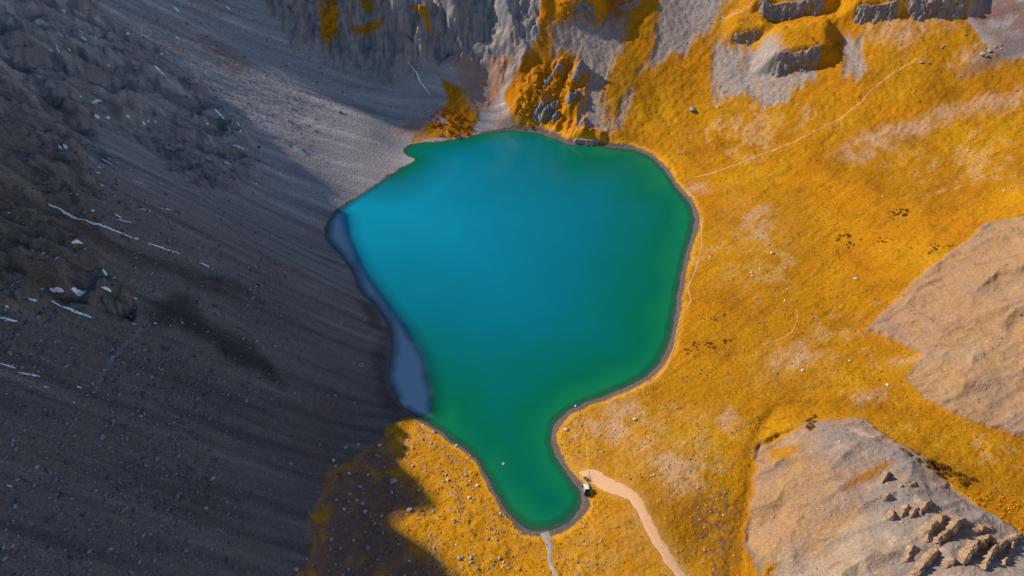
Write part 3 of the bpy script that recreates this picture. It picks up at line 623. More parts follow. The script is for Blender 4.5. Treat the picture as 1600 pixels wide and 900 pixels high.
# loose stones nobody could count
def stones(name, n, mask, smin, smax, rgbs, power=2.2, flat=.65, lift=.12):
    w = (mask * (np.gradient(X)[1] * np.gradient(Y)[0])).astype(np.float64); w[np.abs(X) > 1.09 * Wy(Y)] = 0; w[lake] = 0
    cdf = np.cumsum(w.ravel()); r = rng.random(n) * cdf[-1]; k = np.searchsorted(cdf, r); i, j = np.unravel_index(np.minimum(k, X.size - 1), X.shape)
    x = X[i, j] + rng.normal(0, .4, n); y = Y[i, j] + rng.normal(0, .4, n); z = gsample(Z, x, y)
    s = smin * (1 - rng.random(n) * (1 - (smin / smax) ** power)) ** (-1 / power)
    base = np.array([(1,0,0),(0,1,0),(-1,0,0),(0,-1,0),(0,0,1),(0,0,-1)], float)
    V = base[None] * (1 + .45 * (rng.random((n, 6, 3)) - .5)) + .25 * rng.normal(size=(n, 6, 3)); V[..., 2] *= flat
    a_ = rng.random(n) * 6.28; c_, s_ = np.cos(a_)[:, None], np.sin(a_)[:, None]
    Vx = V[..., 0] * c_ - V[..., 1] * s_; Vy = V[..., 0] * s_ + V[..., 1] * c_
    V = np.stack([Vx * s[:, None] + x[:, None], Vy * s[:, None] + y[:, None], V[..., 2] * s[:, None] + (z + lift * s)[:, None]], -1)
    F0 = np.array([(0,1,4),(1,2,4),(2,3,4),(3,0,4),(1,0,5),(2,1,5),(3,2,5),(0,3,5)])
    F = (F0[None] + (np.arange(n) * 6)[:, None, None]).reshape(-1, 3)
    me = mesh_np(name, V.reshape(-1, 3), F)
    tint = np.asarray(rgbs)[rng.integers(0, len(rgbs), n)] * rng.uniform(.7, 1.25, (n, 1)); colr = np.repeat(np.c_[tint, np.ones(n)], 6, 0)
    a = me.attributes.new('tint', 'FLOAT_COLOR', 'POINT'); a.data.foreach_set('color', colr.astype(np.float32).ravel())
    return me
mt, N, Lk, P = new_mat('loose_stone'); at = N.new('ShaderNodeAttribute'); at.attribute_name = 'tint'
Lk.new(at.outputs['Color'], P.inputs['Base Color']); P.inputs['Roughness'].default_value = .95; P.inputs['Specular IOR Level'].default_value = .15; TINT = mt
near = sstep(330, 150, Y)
dark_side = np.clip(1 - grass, 0, 1) * slope_x * (1 - .8 * cliff_b)
tag(link('scree_stones', stones('scree_stones', 26000, dark_side * (.12 + near) * (.35 + sstep(-.2, .5, n1 + n2)), .22, 1.1, [lin((105, 108, 112)), lin((130, 128, 130)), lin((92, 92, 96)), lin((150, 150, 152))]), TINT),
    'loose dark grey scree stones covering the left slope', 'scree', kind='stuff')
tag(link('shore_stones', stones('shore_stones', 9000, front * (.25 + sstep(.0, .5, n2 + .5 * n3)) * land, .10, .55, [lin((165, 140, 116)), lin((140, 124, 112)), lin((188, 166, 146))]), TINT),
    'small pale stones littering the orange ground at the lower left shore', 'stones', kind='stuff')
tag(link('hillside_gravel', stones('hillside_gravel', 16000, np.clip(scree_r + .6 * bare * sstep(-.1, .5, n2) + .5 * thin_r + .15 * grass * sstep(.1, .5, n2), 0, 1), .10, .55, [lin((190, 172, 160)), lin((165, 148, 138)), lin((205, 185, 170)), lin((120, 105, 96))]), TINT),
    'pale gravel stones spread over the bare hills and chutes on the right', 'gravel', kind='stuff')
tag(link('grass_tussocks', stones('grass_tussocks', 34000, np.clip(grass - bare - scree_r - .6 * thin_r, 0, 1) * (.25 + sstep(-.1, .5, n2)) * calm * (1 - beach), .16, .6, [lin((200, 132, 10)), lin((172, 108, 8)), lin((220, 152, 18)), lin((150, 92, 12))], flat=.34, lift=.02), TINT),
    'low orange autumn grass tussocks covering the meadow', 'grass', kind='stuff')

# ------------------------------------------------------------------ rock outcrops: blocky faces set into the slope
def rock_mat(name, rgb, top):
    mt, N, Lk, P = new_mat(name); tc = N.new('ShaderNodeTexCoord').outputs['Object']
    g = N.new('ShaderNodeNewGeometry'); sx = N.new('ShaderNodeSeparateXYZ'); Lk.new(g.outputs['Normal'], sx.inputs[0])
    mp = N.new('ShaderNodeMapping'); mp.inputs['Scale'].default_value = (1, 1, .3); Lk.new(tc, mp.inputs[0])
    f = noise_n(N, Lk, .8, 6, mp.outputs[0], .72); v = maprange(N, Lk, f, .3, .7, .5, 1.5)
    c1 = mix_col(N, Lk, 1.0, tuple(rgb), v, 'MULTIPLY')
    la = N.new('ShaderNodeAttribute'); la.attribute_name = 'ledge'; up = la.outputs['Fac']
    Lk.new(mix_col(N, Lk, up, c1, tuple(top)), P.inputs['Base Color']); P.inputs['Roughness'].default_value = .95; P.inputs['Specular IOR Level'].default_value = .15
    b = N.new('ShaderNodeBump'); b.inputs['Strength'].default_value = .8; b.inputs['Distance'].default_value = .5; Lk.new(noise_n(N, Lk, 1.1, 6, tc, .7), b.inputs['Height']); Lk.new(b.outputs[0], P.inputs['Normal'])
    return mt
CRAG_M = rock_mat('crag_rock', lin((142, 130, 124)), lin((205, 140, 12))); RIB_M = rock_mat('rib_rock', lin((172, 138, 108)), lin((190, 160, 130)))
SHORE_M = rock_mat('shore_rock', lin((176, 158, 148)), lin((190, 150, 90))); DARK_M = rock_mat('dark_rock', lin((112, 108, 108)), lin((120, 116, 114)))
OUT_I = iter(OUTF)
def outcrop(pa, pb, height, thick, seed, mat, label, cols=7.0, group=None, name='rock_outcrop', setback=.13, strata=.5):
    """a cliff: its foot runs between two pixels on the slope, its top leans back into the hill"""
    A, B, L, ex, back = next(OUT_I)
    nu, nw = max(24, int(L / .45)), 40; u = np.linspace(0, 1, nu); w = np.linspace(0, 1, nw)
    U, W = np.meshgrid(u, w); s = U * L
    prof = np.clip(np.minimum(U, 1 - U) * 9, 0, 1) ** .6 * (.95 + .3 * fbm(s / (L / 3), s * 0 + seed, 3, 500 + seed, .5))   # broken skyline
    hgt = height * prof
    up_part = np.clip(W / .7, 0, 1); top_part = np.clip((W - .7) / .3, 0, 1)
    hv = up_part * height
    colm = ridged(s / (L / cols / 1.2) + .15 * fbm(s / 4, hv / 3, 2, 515), hv * .04 + seed, 3, 520 + seed, .6)      # buttresses and clefts
    out = thick * (1.1 * (colm - .25) * (.6 + .7 * fbm(s / 9, hv * 0 + 3, 2, 530 + seed)) + .9 * fbm(s / 8, hv / 9, 2, 535 + seed)) + .55 * thick * fbm(s / 1.5, hv / 2.6, 4, 540 + seed, .6) - strata * .45 * np.floor((hv + 1.2 * fbm(s / 7, s * 0, 2, 560)) / (height / 4.5))
    ends = np.clip(np.minimum(U, 1 - U) * 7, 0, 1) ** .5
    dep = -out * ends * np.clip(1.6 - up_part * .9, 0, 1) * (1 - .9 * top_part) + setback * up_part * hgt + top_part * height * .7 + (1 - ends) * thick * 1.6
    zz = up_part * hgt + .7 * fbm(s / 2.5, W * 7, 4, 580 + seed, .6) * up_part - top_part * .1 * height
    XY = A[:2] + ex * s[..., None] + back * dep[..., None]
    base = gsample(Z, A[0] + ex[0] * s - back[0] * 1.5, A[1] + ex[1] * s - back[1] * 1.5)
    zz = base - 1.2 + zz * (1 + 1.2 / height)
    zz = np.where(W > .97, np.minimum(zz, gsample(Z, XY[..., 0], XY[..., 1])) - 1.5, zz)
    V = np.concatenate([XY, zz[..., None]], -1).reshape(-1, 3); org = np.array([(A[0] + B[0]) / 2, (A[1] + B[1]) / 2, base.mean()])
    me_ = mesh_np(name, V - org, grid_faces(nw, nu)); at_ = me_.attributes.new('ledge', 'FLOAT', 'POINT'); at_.data.foreach_set('value', np.clip(top_part * 6 - .5 + .8 * fbm(s / 3, W * 5, 3, 590), 0, 1).astype(np.float32).ravel())
    o = link(name, me_, mat, smooth=False); o.location = org
    return tag(o, label, 'rock outcrop', group)
for (pa, pb, h, th, sd_, m_, lab, kw) in OUTS: outcrop(pa, pb, h, th, sd_, {'crag': CRAG_M, 'shore': SHORE_M, 'dark': DARK_M}[m_], lab, **kw)

def rib(P, h, w, seed, label, grp=None, mat=None):
    """a crumbling fin of rock: sunlit on the left, steep and shaded on the right"""
    Q = resample(UPX(P), .4); n = len(Q); T_ = np.gradient(Q, axis=0); T_ /= np.linalg.norm(T_, axis=1)[:, None] + 1e-9; Nn = np.stack([T_[:, 1], -T_[:, 0]], -1)
    m_ = 21; k = np.linspace(-1, 1, m_); s = np.arange(n) * .4; e_ = np.sin(np.pi * np.linspace(.02, .98, n)) ** .5
    jag = 1 + 1.1 * fbm(s / 1.8, s * 0 + seed, 3, 600 + seed); hh = h * e_ * np.clip(jag, .35, 2)
    side = 1.5 * fbm(s / 3.0, s * 0 + 4 + seed, 3, 620 + seed)
    prof = np.where(k < .3, np.clip((k + 1) / 1.3, 0, 1) ** 1.6, np.clip((1 - k) / .7, 0, 1) ** .4)
    V2 = Q[:, None, :] + Nn[:, None, :] * (k[None, :] * w * (.6 + .4 * e_[:, None]) + side[:, None])[..., None]
    V2 = V2 + .35 * np.stack([fbm(V2[..., 0] / .9, V2[..., 1] / .9, 2, 640), fbm(V2[..., 0] / .9, V2[..., 1] / .9, 2, 650)], -1)
    z = gsample(Z, V2[..., 0], V2[..., 1]) - .25 + (hh[:, None] * prof[None, :]) * (1 + .8 * fbm(V2[..., 0] / 1.1, V2[..., 1] / 1.1, 4, 660 + seed, .65))
    V = np.concatenate([V2, z[..., None]], -1); org = np.array([*Q.mean(0), z.min()])
    o = link('rock_rib', mesh_np('rock_rib', V.reshape(-1, 3) - org, grid_faces(n, m_)), mat or RIB_M); o.location = org
    return tag(o, label, 'rock outcrop', grp)
RIBS = [([(1448,848),(1440,835),(1452,822),(1462,812),(1478,805)],3.2,2.2,'pale rock fin, leftmost of the large ones on the bare mound'),
 ([(1462,850),(1470,838),(1485,825),(1498,815),(1508,812)],4.5,2.0,'tall sunlit rock fin with broad shadow in the middle of the mound crags'),
 ([(1425,898),(1436,888),(1448,872),(1462,858)],4.0,2.0,'rock fin running into the lower edge on the bare mound'),
 ([(1500,882),(1505,870),(1512,858),(1530,848),(1548,838)],5.0,2.2,'longest rock fin rising to the right in the mound crags'),
 ([(1534,890),(1538,872),(1545,862),(1562,852),(1580,840)],4.0,1.8,'thin bent rock fin at the right of the mound crags'),
 ([(1408,878),(1415,866),(1422,860),(1432,852)],2.0,1.6,'low rock fin left of the tall ones on the bare mound'),
 ([(1472,888),(1478,880),(1484,876),(1492,872)],2.5,1.6,'short stubby rock fin between two long ones near the lower edge'),
 ([(1376,755),(1379,748),(1382,741),(1386,736)],3.0,1.4,'isolated dark rock tooth at the top of the bare mound'),
 ([(1381,776),(1384,780),(1391,774)],2.0,1.2,'small round rock below the isolated tooth on the bare mound'),
 ([(1386,812),(1390,802),(1394,798)],2.6,1.5,'orange tinged rock stub at the left end of the stub row'),
 ([(1405,808),(1410,797),(1418,790)],2.4,1.6,'rock stub second from the left in the stub row'),
 ([(1420,808),(1424,800),(1430,792)],2.4,1.5,'rock stub third from the left in the stub row'),
 ([(1434,805),(1438,795),(1445,788),(1455,784)],2.8,1.5,'rock stub at the right end of the stub row'),
 ([(1516,826),(1530,828),(1540,824),(1550,822)],2.0,1.6,'crumbling rock ledge behind the longest fin'),
 ([(1572,862),(1576,850),(1582,840),(1596,836)],3.0,1.8,'rock fin at the right edge of the mound crags'),
 ([(1565,882),(1570,872),(1575,866)],2.0,1.4,'small rock stub below the right edge fin'),
 ([(1420,760),(1424,754),(1430,752)],1.8,1.1,'small rock stub right of the isolated tooth, nearer of two'),
 ([(1404,762),(1408,756)],1.6,1.0,'tiny rock stub just right of the isolated tooth')]
for k, (p, h, w, lab) in enumerate(RIBS): rib(p, h, w, 30 + k, lab)
for k, (p, h, w, lab) in enumerate([([(838,190),(848,178),(862,165),(872,158)],4.5,3.0,'leaning grey slab on the orange buttress at the far shore'),([(832,186),(840,172),(850,162)],3.0,2.2,'smaller grey slab left of the leaning one on the buttress'),
  ([(862,192),(868,180),(872,174)],3.2,2.2,'short upright grey rock low on the buttress above the water'),([(885,163),(892,150),(905,145)],4.0,2.6,'grey rock ledge on the right flank of the buttress'),
  ([(895,125),(902,112),(910,98)],5.0,2.6,'upright grey rock wall beside the gravel chute'),([(850,135),(862,118),(880,102)],2.6,2.0,'grey rock crest at the top of the orange buttress')]):
    rib(p, h, w, 60 + k, lab, mat=CRAG_M)

# ------------------------------------------------------------------ snow patches
SNOW_M = plain_mat('snow', (.93, .94, .97), rough=.6, var=.06, scale=1.0, bump=.3)
def snow(x0, y0, x1, y1, wpx, label, group=None):
    a, b = UPX([(x0, y0), (x1, y1)]); d = (b - a)[:2]; L = max(np.linalg.norm(d), .6); ex = d / L; ey = np.array([-ex[1], ex[0]]); w = max(wpx * mpp(a) * .48, .25)
    n = max(8, int(L / .5)); m_ = 7; u = np.linspace(-.02, 1.02, n); k = np.linspace(-1, 1, m_); sd = random.randint(0, 50)
    prof = np.sin(np.pi * np.linspace(.03, .97, n)) ** .45 * (1 + .7 * fbm(u * L / 2.5, u * 0 + sd, 3, 700)); shift = w * .8 * fbm(u * L / 4, u * 0 + 7 + sd, 2, 710)
    Q = a[:2] + ex * (u * L)[:, None, None] + ey * ((k[None, :] * prof[:, None] * w + shift[:, None]))[..., None]
    z = gsample(Z, Q[..., 0], Q[..., 1]) + .35 * (1 - k[None, :] ** 2) * np.minimum(1, w) + .02 - .15 * (np.abs(k[None, :]) > .99)
    V = np.concatenate([Q, z[..., None]], -1); org = np.array([*((a + b) / 2)[:2], float(z.mean())])
    o = link('snow_patch', mesh_np('snow_patch', V.reshape(-1, 3) - org, grid_faces(n, m_)), SNOW_M, smooth=True); o.location = org
    return tag(o, label, 'snow', group)
def z4(x, y, ox, oy): return (ox + x / 4, oy + y / 4)
for (x0, y0, x1, y1, w, lab) in [
 (82,471,142,496,5,'long diagonal snow streak on the dark slope below the big crag'),(0,496,28,502,5,'snow bank at the left edge under the dark rock rib'),(34,464,58,470,4,'snow patch just above the left end of the long diagonal streak'),
 (78,451,99,454,4,'flat snow patch, left of the pair above the long diagonal streak'),(112,452,134,455,5,'flat snow patch, right of the pair above the long diagonal streak'),(161,450,173,453,3,'small snow patch above the brown rock knob'),
 (0,568,24,575,4,'snow streak at the left edge on the lower slope, outer part'),(30,582,62,588,4,'snow streak on the lower slope, inner part beside the left edge'),(195,494,206,495,3,'small snow patch at the foot of the brown rock knob'),
 (77,320,120,341,4,'snow line in the gully, its topmost segment'),(118,341,205,371,2.5,'thin long snow line in the gully, its middle segment'),(210,372,221,374,2.5,'short snow dash in the gully between two long segments'),(232,380,280,396,2.2,'thin snow line in the gully, third segment'),(310,409,333,420,2,'thin snow dash at the lower end of the gully line'),
 (176,341,206,348,2,'forked snow streak right of the gully top'),(180,334,190,341,3,'snow spur above the forked streak'),(112,379,130,381,4,'snow patch on the big crag below the gully'),(160,420,168,431,4,'snow fleck on the right face of the big crag'),(158,449,170,450,3,'snow fleck at the base of the big crag'),
 (208,281,232,291,2.5,'narrow snow streak on the scree above the gully line'),(218,326,236,330,2.5,'snow dash on the scree right of the gully, left of two'),(252,325,266,328,3,'snow dash on the scree right of the gully, right of two'),
 (158,248,176,258,3,'branching snow streak high on the left slope'),(150,269,154,270,5,'round snow fleck below the branching streak'),(240,103,259,118,2.5,'slanting snow streak in the upper craggy band'),(330,169,350,186,3.5,'bright snow wedge at the right end of the craggy band'),
 (356,198,369,207,2.5,'snow streak just below the bright wedge'),(383,204,387,209,3,'snow fleck right of the streak below the bright wedge'),(371,191,374,196,3,'snow fleck between wedge and lower streak'),(272,11,280,19,4,'snow fleck on smooth scree near the top edge'),(353,10,359,15,3,'snow dash near the top edge at the cliff foot'),(274,57,281,61,3,'snow fleck on smooth scree below the top one'),
 (77,77,83,81,2.5,'v-shaped snow streak at upper left, left arm'),(89,72,92,82,3.5,'v-shaped snow streak at upper left, right arm'),(123,47,135,53,2.5,'snow dash at upper left, upper of three'),(127,57,135,63,2.5,'snow dash at upper left, middle of three'),(125,67,136,69,2.5,'snow dash at upper left, lower of three'),
 (144,160,159,158,3,'flat snow patch in the middle of the craggy band'),(148,181,155,182,5,'snow fleck below the flat patch in the craggy band'),(164,185,172,184,2.5,'snow dash right of the fleck in the craggy band'),
 (350,252,362,257,2,'thin snow dash right of the craggy band, upper'),(364,227,380,232,2,'thin snow dash right of the craggy band, topmost'),(393,284,400,287,2,'thin snow dash right of the craggy band, lowest'),
 (638,97,672,148,2.0,'thin snow thread in the gully of the dark back cliff'),(11,758,19,761,2.5,'tiny lone snow scrap on the lowest left slope'),(120,604,128,606,3,'snow scrap below the edge streak, right one'),(68,604,76,605,2,'snow scrap below the edge streak, left one')]:
    snow(x0, y0, x1, y1, w, lab)
for (x, y, w) in [(99,16,3),(181,34,2),(200,53,3),(222,75,3),(265,74,2),(253,84,3),(150,60,2),(155,56,2),(108,77,2),(170,102,2),(126,151,2),(160,139,2),(200,181,3),(225,193,3),(232,190,2),(243,190,2),(220,175,2),(313,153,2),(324,193,2),(102,229,4),(94,230,3),(155,261,3),(171,248,3),(183,254,2),(205,265,3),(229,274,2),(252,287,2),(159,289,3),(145,329,3),(11,479,3),(212,466,3),(209,506,2),(243,505,3),(116,629,3),(208,648,2),(221,650,2),(285,504,2),(440,265,2),(401,287,2),(163,436,2),(445,425,2),(490,428,1.5)]:
    snow(x - w * .8, y - .3, x + w * .8, y + .4, w * .8, 'tiny fleck of old snow on the dark left mountain slope', 'snow flecks on the left slope')

# ------------------------------------------------------------------ shrubs
def shrub_mesh(seed, n=70):
    r = np.random.default_rng(seed); V = []; F = []
    for i in range(n):
        d = r.normal(size=3); d[2] = abs(d[2]); d /= np.linalg.norm(d); c = d * np.array([1, 1, .7]) * r.uniform(.45, 1.0); s = r.uniform(.16, .34)
        a1 = r.normal(size=3); a1 /= np.linalg.norm(a1); a2 = np.cross(a1, d + .3 * r.normal(size=3)); a2 /= np.linalg.norm(a2) + 1e-6
        k = len(V); V += [c - a1 * s, c + a2 * s * .7, c + a1 * s, c - a2 * s * .7]; F.append((k, k + 1, k + 2, k + 3))
    return mesh_np('foliage', V, F)
def stem_mesh(seed):
    r = np.random.default_rng(seed); V = []; F = []
    for i in range(5):
        a = r.uniform(0, 6.28); tip = np.array([math.cos(a) * .6, math.sin(a) * .6, r.uniform(.35, .6)]); k = len(V)
        V += [(.05, 0, -.1), (-.025, .043, -.1), (-.025, -.043, -.1), tuple(tip)]; F += [(k, k + 1, k + 3), (k + 1, k + 2, k + 3), (k + 2, k, k + 3)]
    return mesh_np('stem', V, F)
SHM = {'dark': plain_mat('shrub_dark', lin((128, 84, 14)), var=.4, scale=1.5, bump=0), 'gold': plain_mat('shrub_gold', lin((226, 150, 8)), var=.35, scale=1.5, bump=0), 'rust': plain_mat('shrub_rust', lin((206, 112, 14)), var=.35, scale=1.5, bump=0)}
STEM_M = plain_mat('shrub_stem', (.12, .07, .04), bump=0); SHR = {}
for c in SHM:
    SHR[c] = []
    for i in range(5):
        f = shrub_mesh(800 + i); f.materials.append(SHM[c]); g = stem_mesh(820 + i); g.materials.append(STEM_M); SHR[c].append((f, g))
def shrub(px, py, wpx, c, label, group):
    p = unproject(px, py)[0]; s = wpx * mpp(p) / 2; f, g = random.choice(SHR[c])
    r = bpy.data.objects.new('shrub', None); col.objects.link(r); r.location = (p[0], p[1], float(gsample(Z, p[0], p[1])) - .05 * s); r.scale = (s, s, s * random.uniform(.7, 1)); r.rotation_euler[2] = random.uniform(0, 6.28)
    r.empty_display_size = .2
    for nm, me in (('foliage', f), ('stem', g)):
        o = bpy.data.objects.new(nm, me); col.objects.link(o); o.parent = r
    return tag(r, label, 'shrub', group)
def shrubs(cl, c, lab, grp, n, smin, smax):
    P = np.array(cl, float); lo = P.min(0); hi = P.max(0); k = 0
    while k < n:
        x, y = random.uniform(lo[0], hi[0]), random.uniform(lo[1], hi[1])
        if inside(np.array([x]), np.array([y]), P)[0]: shrub(x, y, random.uniform(smin, smax), c, lab, grp); k += 1
shrubs([(1392,335),(1400,326),(1424,327),(1420,338),(1400,340)], 'dark', 'dark brown shrub in the small clump highest in the right meadow', 'highest meadow clump', 14, 4, 7)
shrubs([(1308,358),(1330,362),(1340,385),(1322,390),(1308,378)], 'dark', 'dark brown shrub in the ring shaped clump of the right meadow', 'ring shaped clump', 12, 3.5, 7)
shrubs([(1372,370),(1392,372),(1385,382),(1370,380)], 'dark', 'dark brown shrub in the sparse clump right of the ring', 'sparse clump', 5, 3.5, 6)
shrubs([(1445,382),(1492,380),(1480,395),(1450,396)], 'dark', 'dark brown shrub in the clump left of the bare hill top', 'clump by the bare hill', 14, 3, 6)
shrubs([(1070,535),(1092,530),(1090,550),(1076,562),(1065,552)], 'dark', 'dark brown shrub in the clump nearest the right shore', 'clump nearest the right shore', 10, 3.5, 7)
shrubs([(1098,538),(1112,533),(1126,540),(1110,546)], 'dark', 'dark brown shrub in the middle clump beside the right shore', 'middle clump by the right shore', 8, 3.5, 7)
shrubs([(1130,532),(1152,530),(1145,540),(1135,540)], 'dark', 'dark brown shrub in the outer clump beside the right shore', 'outer clump by the right shore', 6, 3.5, 7)
shrubs([(1108,495),(1135,490),(1140,500),(1112,502)], 'dark', 'dark brown shrub in the thin clump above the right shore clumps', 'thin clump above', 8, 3, 5)
shrubs([(1255,668),(1268,645),(1282,650),(1275,665),(1262,676)], 'dark', 'olive brown shrub in the thicket on the mound top', 'thicket on the mound top', 16, 5, 9)
shrubs([(1405,700),(1425,705),(1500,740),(1528,752),(1505,760),(1480,748),(1440,725)], 'dark', 'olive brown shrub in the dark hedge along the mound foot', 'hedge along the mound foot', 44, 7, 13)
shrubs([(1515,775),(1545,768),(1600,790),(1605,830),(1580,822),(1545,800),(1525,805)], 'gold', 'golden brown shrub in the dense thicket at the lower right edge', 'thicket at the lower right edge', 40, 6, 12)
shrubs([(505,20),(528,24),(528,60),(514,76),(502,74),(512,45)], 'gold', 'golden shrub on the left ledge of the dark back cliff', 'shrubs on the left cliff ledge', 26, 4, 8)
shrubs([(548,48),(570,46),(572,53),(552,54)], 'gold', 'golden shrub on the middle ledge of the dark back cliff', 'shrubs on the middle cliff ledge', 10, 4, 8)
shrubs([(570,40),(588,36),(590,46),(574,48)], 'gold', 'golden shrub on the right ledge of the dark back cliff', 'shrubs on the right cliff ledge', 9, 4, 8)
shrubs([(670,185),(700,160),(728,180),(735,210),(680,215)], 'rust', 'rust orange shrub at the foot of the back cliff beside the water', 'shrubs at the back cliff foot', 40, 5, 10)
shrubs([(868,0),(900,0),(898,25),(875,22)], 'gold', 'golden shrub at the top edge above the gravel chute', 'shrubs above the gravel chute', 16, 5, 9)
shrubs([(802,170),(815,120),(850,102),(900,100),(905,125),(880,160),(850,205),(825,200)], 'gold', 'golden shrub on the steep buttress at the far shore', 'shrubs on the far buttress', 60, 5, 10)
shrubs([(1262,55),(1290,70),(1312,60),(1312,85),(1285,80)], 'rust', 'rust orange shrub above the columned cliff block', 'shrubs above the columned cliff', 18, 4, 8)

# ------------------------------------------------------------------ the two parked vehicles
import bmesh
def bm_obj(name, fn, mat, parent, bevel=.0, smooth=False):
    b = bmesh.new(); fn(b)
    if bevel: bmesh.ops.bevel(b, geom=b.edges[:], offset=bevel, segments=2, affect='EDGES')
    me = bpy.data.meshes.new(name); b.to_mesh(me); b.free(); return link(name, me, mat, parent, smooth)
def prism(b, prof, y0, y1, inset=0):                   # side profile (x, z) pulled across the width
    A = [b.verts.new((x, y0, z)) for x, z in prof]; B_ = [b.verts.new((x, y1, z)) for x, z in prof]; n = len(prof)
    b.faces.new(A); b.faces.new(B_[::-1])
    for i in range(n): b.faces.new((A[i], B_[i], B_[(i + 1) % n], A[(i + 1) % n]))
    bmesh.ops.recalc_face_normals(b, faces=b.faces[:])
def boxb(b, x0, x1, y0, y1, z0, z1): prism(b, [(x0, z0), (x1, z0), (x1, z1), (x0, z1)], y0, y1)
def tube(b, p, q, r, seg=8):
    p = Vector(p); q = Vector(q); d = q - p; m_ = d.to_track_quat('Z', 'Y').to_matrix().to_4x4(); m_.translation = (p + q) / 2
    bmesh.ops.create_cone(b, cap_ends=True, segments=seg, radius1=r, radius2=r, depth=d.length, matrix=m_)
WHITE = plain_mat('white_paint', (.82, .83, .85), rough=.3, var=.04, spec=.5, bump=0); BLACK = plain_mat('black_plastic', (.03, .03, .035), rough=.6, var=.15, bump=0)
RUBBER = plain_mat('tyre_rubber', (.025, .024, .023), rough=.9, bump=0); STEEL = plain_mat('grey_steel', (.35, .36, .38), rough=.4, metallic=.8, bump=0); GLASS = plain_mat('dark_glass', (.05, .06, .07), rough=.08, spec=.6, var=.02, bump=0)
RED = plain_mat('lamp_red', (.4, .02, .02), rough=.3, bump=0); LAMP = plain_mat('lamp_clear', (.8, .8, .78), rough=.15, bump=0); ORANGE = plain_mat('orange_cloth', lin((235, 120, 20)), var=.15, bump=.2); GREYP = plain_mat('grey_paint', (.36, .34, .38), rough=.4, bump=0)
def wheel(parent, x, y, z, r, w):
    e_ = bpy.data.objects.new('wheel', None); col.objects.link(e_); e_.parent = parent; e_.location = (x, y, z); e_.empty_display_size = .2
    def tyre(b):
        n = 20
        prof = [(r * .62, -w / 2), (r * .9, -w / 2), (r, -w * .32), (r, w * .32), (r * .9, w / 2), (r * .62, w / 2)]
        rings = [[b.verts.new((rr * math.cos(6.2832 * i / n), yy, rr * math.sin(6.2832 * i / n))) for rr, yy in prof] for i in range(n)]
        for i in range(n):
            for k in range(6): b.faces.new((rings[i][k], rings[(i + 1) % n][k], rings[(i + 1) % n][(k + 1) % 6], rings[i][(k + 1) % 6]))
        bmesh.ops.recalc_face_normals(b, faces=b.faces[:])
    bm_obj('tyre', tyre, RUBBER, e_); bm_obj('rim', lambda b: tube(b, (0, -w * .35, 0), (0, w * .35, 0), r * .62, 14), STEEL, e_)
def ground_empty(name, px, py, px2, py2):
    a, b = UPX([(px, py), (px2, py2)]); e_ = bpy.data.objects.new(name, None); col.objects.link(e_); e_.location = (a[0], a[1], float(gsample(Z, a[0], a[1])) + .04)
    e_.rotation_euler = (0, 0, math.atan2(b[1] - a[1], b[0] - a[0])); return e_
# side-by-side off-road vehicle, nose away from the camera
v = ground_empty('utility_vehicle', 916, 767, 911.5, 750); v.scale = (1.22, 1.22, 1.22)
tag(v, 'white roofed off-road utility vehicle with black rear bed parked by the lake shore', 'vehicle')
bm_obj('chassis', lambda b: boxb(b, -1.9, 1.9, -.62, .62, .38, .6), BLACK, v, .04)
bm_obj('hood', lambda b: prism(b, [(.95, .6), (1.95, .6), (2.05, .78), (1.9, 1.0), (.95, 1.18)], -.68, .68), WHITE, v, .06)
bm_obj('bumper', lambda b: (tube(b, (2.15, -.55, .6), (2.15, .55, .6), .05), tube(b, (2.15, -.4, .6), (2.1, -.4, .95), .04), tube(b, (2.15, .4, .6), (2.1, .4, .95), .04)), BLACK, v)
bm_obj('body_side', lambda b: (boxb(b, -.85, .95, .6, .72, .45, .95), boxb(b, -.85, .95, -.72, -.6, .45, .95)), WHITE, v, .03)
bm_obj('windshield', lambda b: prism(b, [(.95, 1.2), (1.0, 1.2), (.72, 1.86), (.67, 1.86)], -.62, .62), GLASS, v)
bm_obj('roof', lambda b: prism(b, [(-.75, 1.9), (.72, 1.9), (.85, 1.94), (.68, 2.02), (-.7, 2.02)], -.74, .74), WHITE, v, .04)
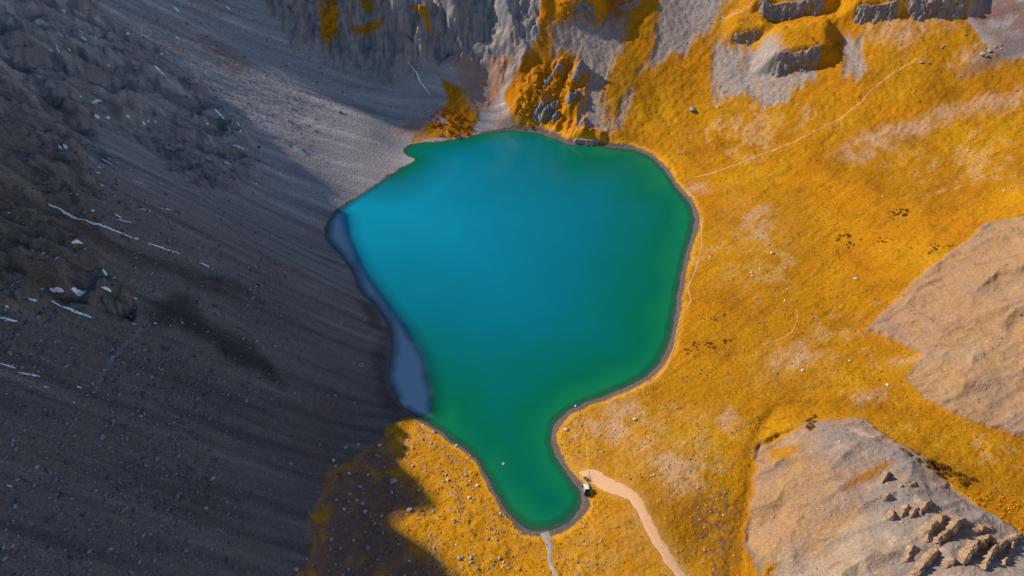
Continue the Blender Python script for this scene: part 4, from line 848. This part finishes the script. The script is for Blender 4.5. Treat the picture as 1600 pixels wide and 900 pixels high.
for s_ in (-1, 1):
    bm_obj('roll_bar', lambda b: (tube(b, (.95, s_ * .66, 1.1), (.68, s_ * .64, 1.9), .04), tube(b, (-.75, s_ * .66, .9), (-.72, s_ * .64, 1.9), .04), tube(b, (-.72, s_ * .64, 1.9), (-1.3, s_ * .66, .95), .035)), BLACK, v)
    bm_obj('seat', lambda b: (boxb(b, -.5, .05, s_ * .34 - .25, s_ * .34 + .25, .72, .9), boxb(b, -.62, -.45, s_ * .34 - .25, s_ * .34 + .25, .85, 1.5)), BLACK, v, .05)
    bm_obj('headlight', lambda b: boxb(b, 1.96, 2.06, s_ * .48 - .13, s_ * .48 + .13, .8, .92), LAMP, v)
    bm_obj('tail_light', lambda b: boxb(b, -2.0, -1.94, s_ * .55 - .08, s_ * .55 + .08, .8, .95), RED, v)
    bm_obj('fender', lambda b: (prism(b, [(.95, .85), (1.1, 1.02), (1.75, 1.02), (1.9, .8), (1.9, .74), (1.7, .95), (1.15, .95), (1.0, .8)], s_ * .8 - .14, s_ * .8 + .14), prism(b, [(-1.85, .85), (-1.7, 1.02), (-1.05, 1.02), (-.9, .8), (-.9, .74), (-1.1, .95), (-1.65, .95), (-1.85, .8)], s_ * .8 - .14, s_ * .8 + .14)), BLACK, v)
def bed(b):
    boxb(b, -1.95, -.9, -.7, .7, .75, .82)
    for (x0, x1, y0, y1) in ((-1.95, -.9, .66, .72), (-1.95, -.9, -.72, -.66), (-.93, -.88, -.655, .655), (-1.97, -1.92, -.655, .655)): boxb(b, x0, x1, y0, y1, .825, 1.12)
bm_obj('cargo_bed', bed, BLACK, v)
for x in (1.4, -1.38):
    for y in (-.82, .82): wheel(v, x, y, .38, .38, .3)
# quad bike behind it
v = ground_empty('quad_bike', 915, 748.5, 911, 746)
tag(v, 'small grey quad bike standing on the end of the dirt track', 'quad bike')
bm_obj('frame', lambda b: boxb(b, -.7, .75, -.2, .2, .3, .52), BLACK, v, .03)
bm_obj('body_panel', lambda b: prism(b, [(.15, .55), (.9, .6), (.95, .74), (.75, .88), (.2, .86)], -.28, .28), GREYP, v, .04)
bm_obj('seat', lambda b: prism(b, [(-.75, .58), (.2, .58), (.2, .84), (-.1, .78), (-.7, .84)], -.17, .17), BLACK, v, .05)
for x in (.62, -.62): bm_obj('fender', lambda b: prism(b, [(x - .36, .6), (x - .25, .74), (x + .25, .74), (x + .36, .6), (x + .36, .55), (x + .24, .68), (x - .24, .68), (x - .36, .55)], -.56, .56), GREYP, v)
bm_obj('handlebar', lambda b: (tube(b, (.3, 0, .85), (.18, 0, 1.08), .03), tube(b, (.16, -.38, 1.1), (.16, .38, 1.1), .025)), STEEL, v)
for x in (.72, -.66): bm_obj('cargo_rack', lambda b: [tube(b, (x - .25, y, .92), (x + .25, y, .92), .02) for y in (-.35, -.12, .12, .35)] + [tube(b, (x + d, -.38, .9), (x + d, .38, .9), .02) for d in (-.25, .25)], BLACK, v)
bm_obj('headlight', lambda b: boxb(b, .93, .99, -.1, .1, .66, .76), LAMP, v)
for x in (.62, -.62):
    for y in (-.45, .45): wheel(v, x, y, .29, .29, .24)
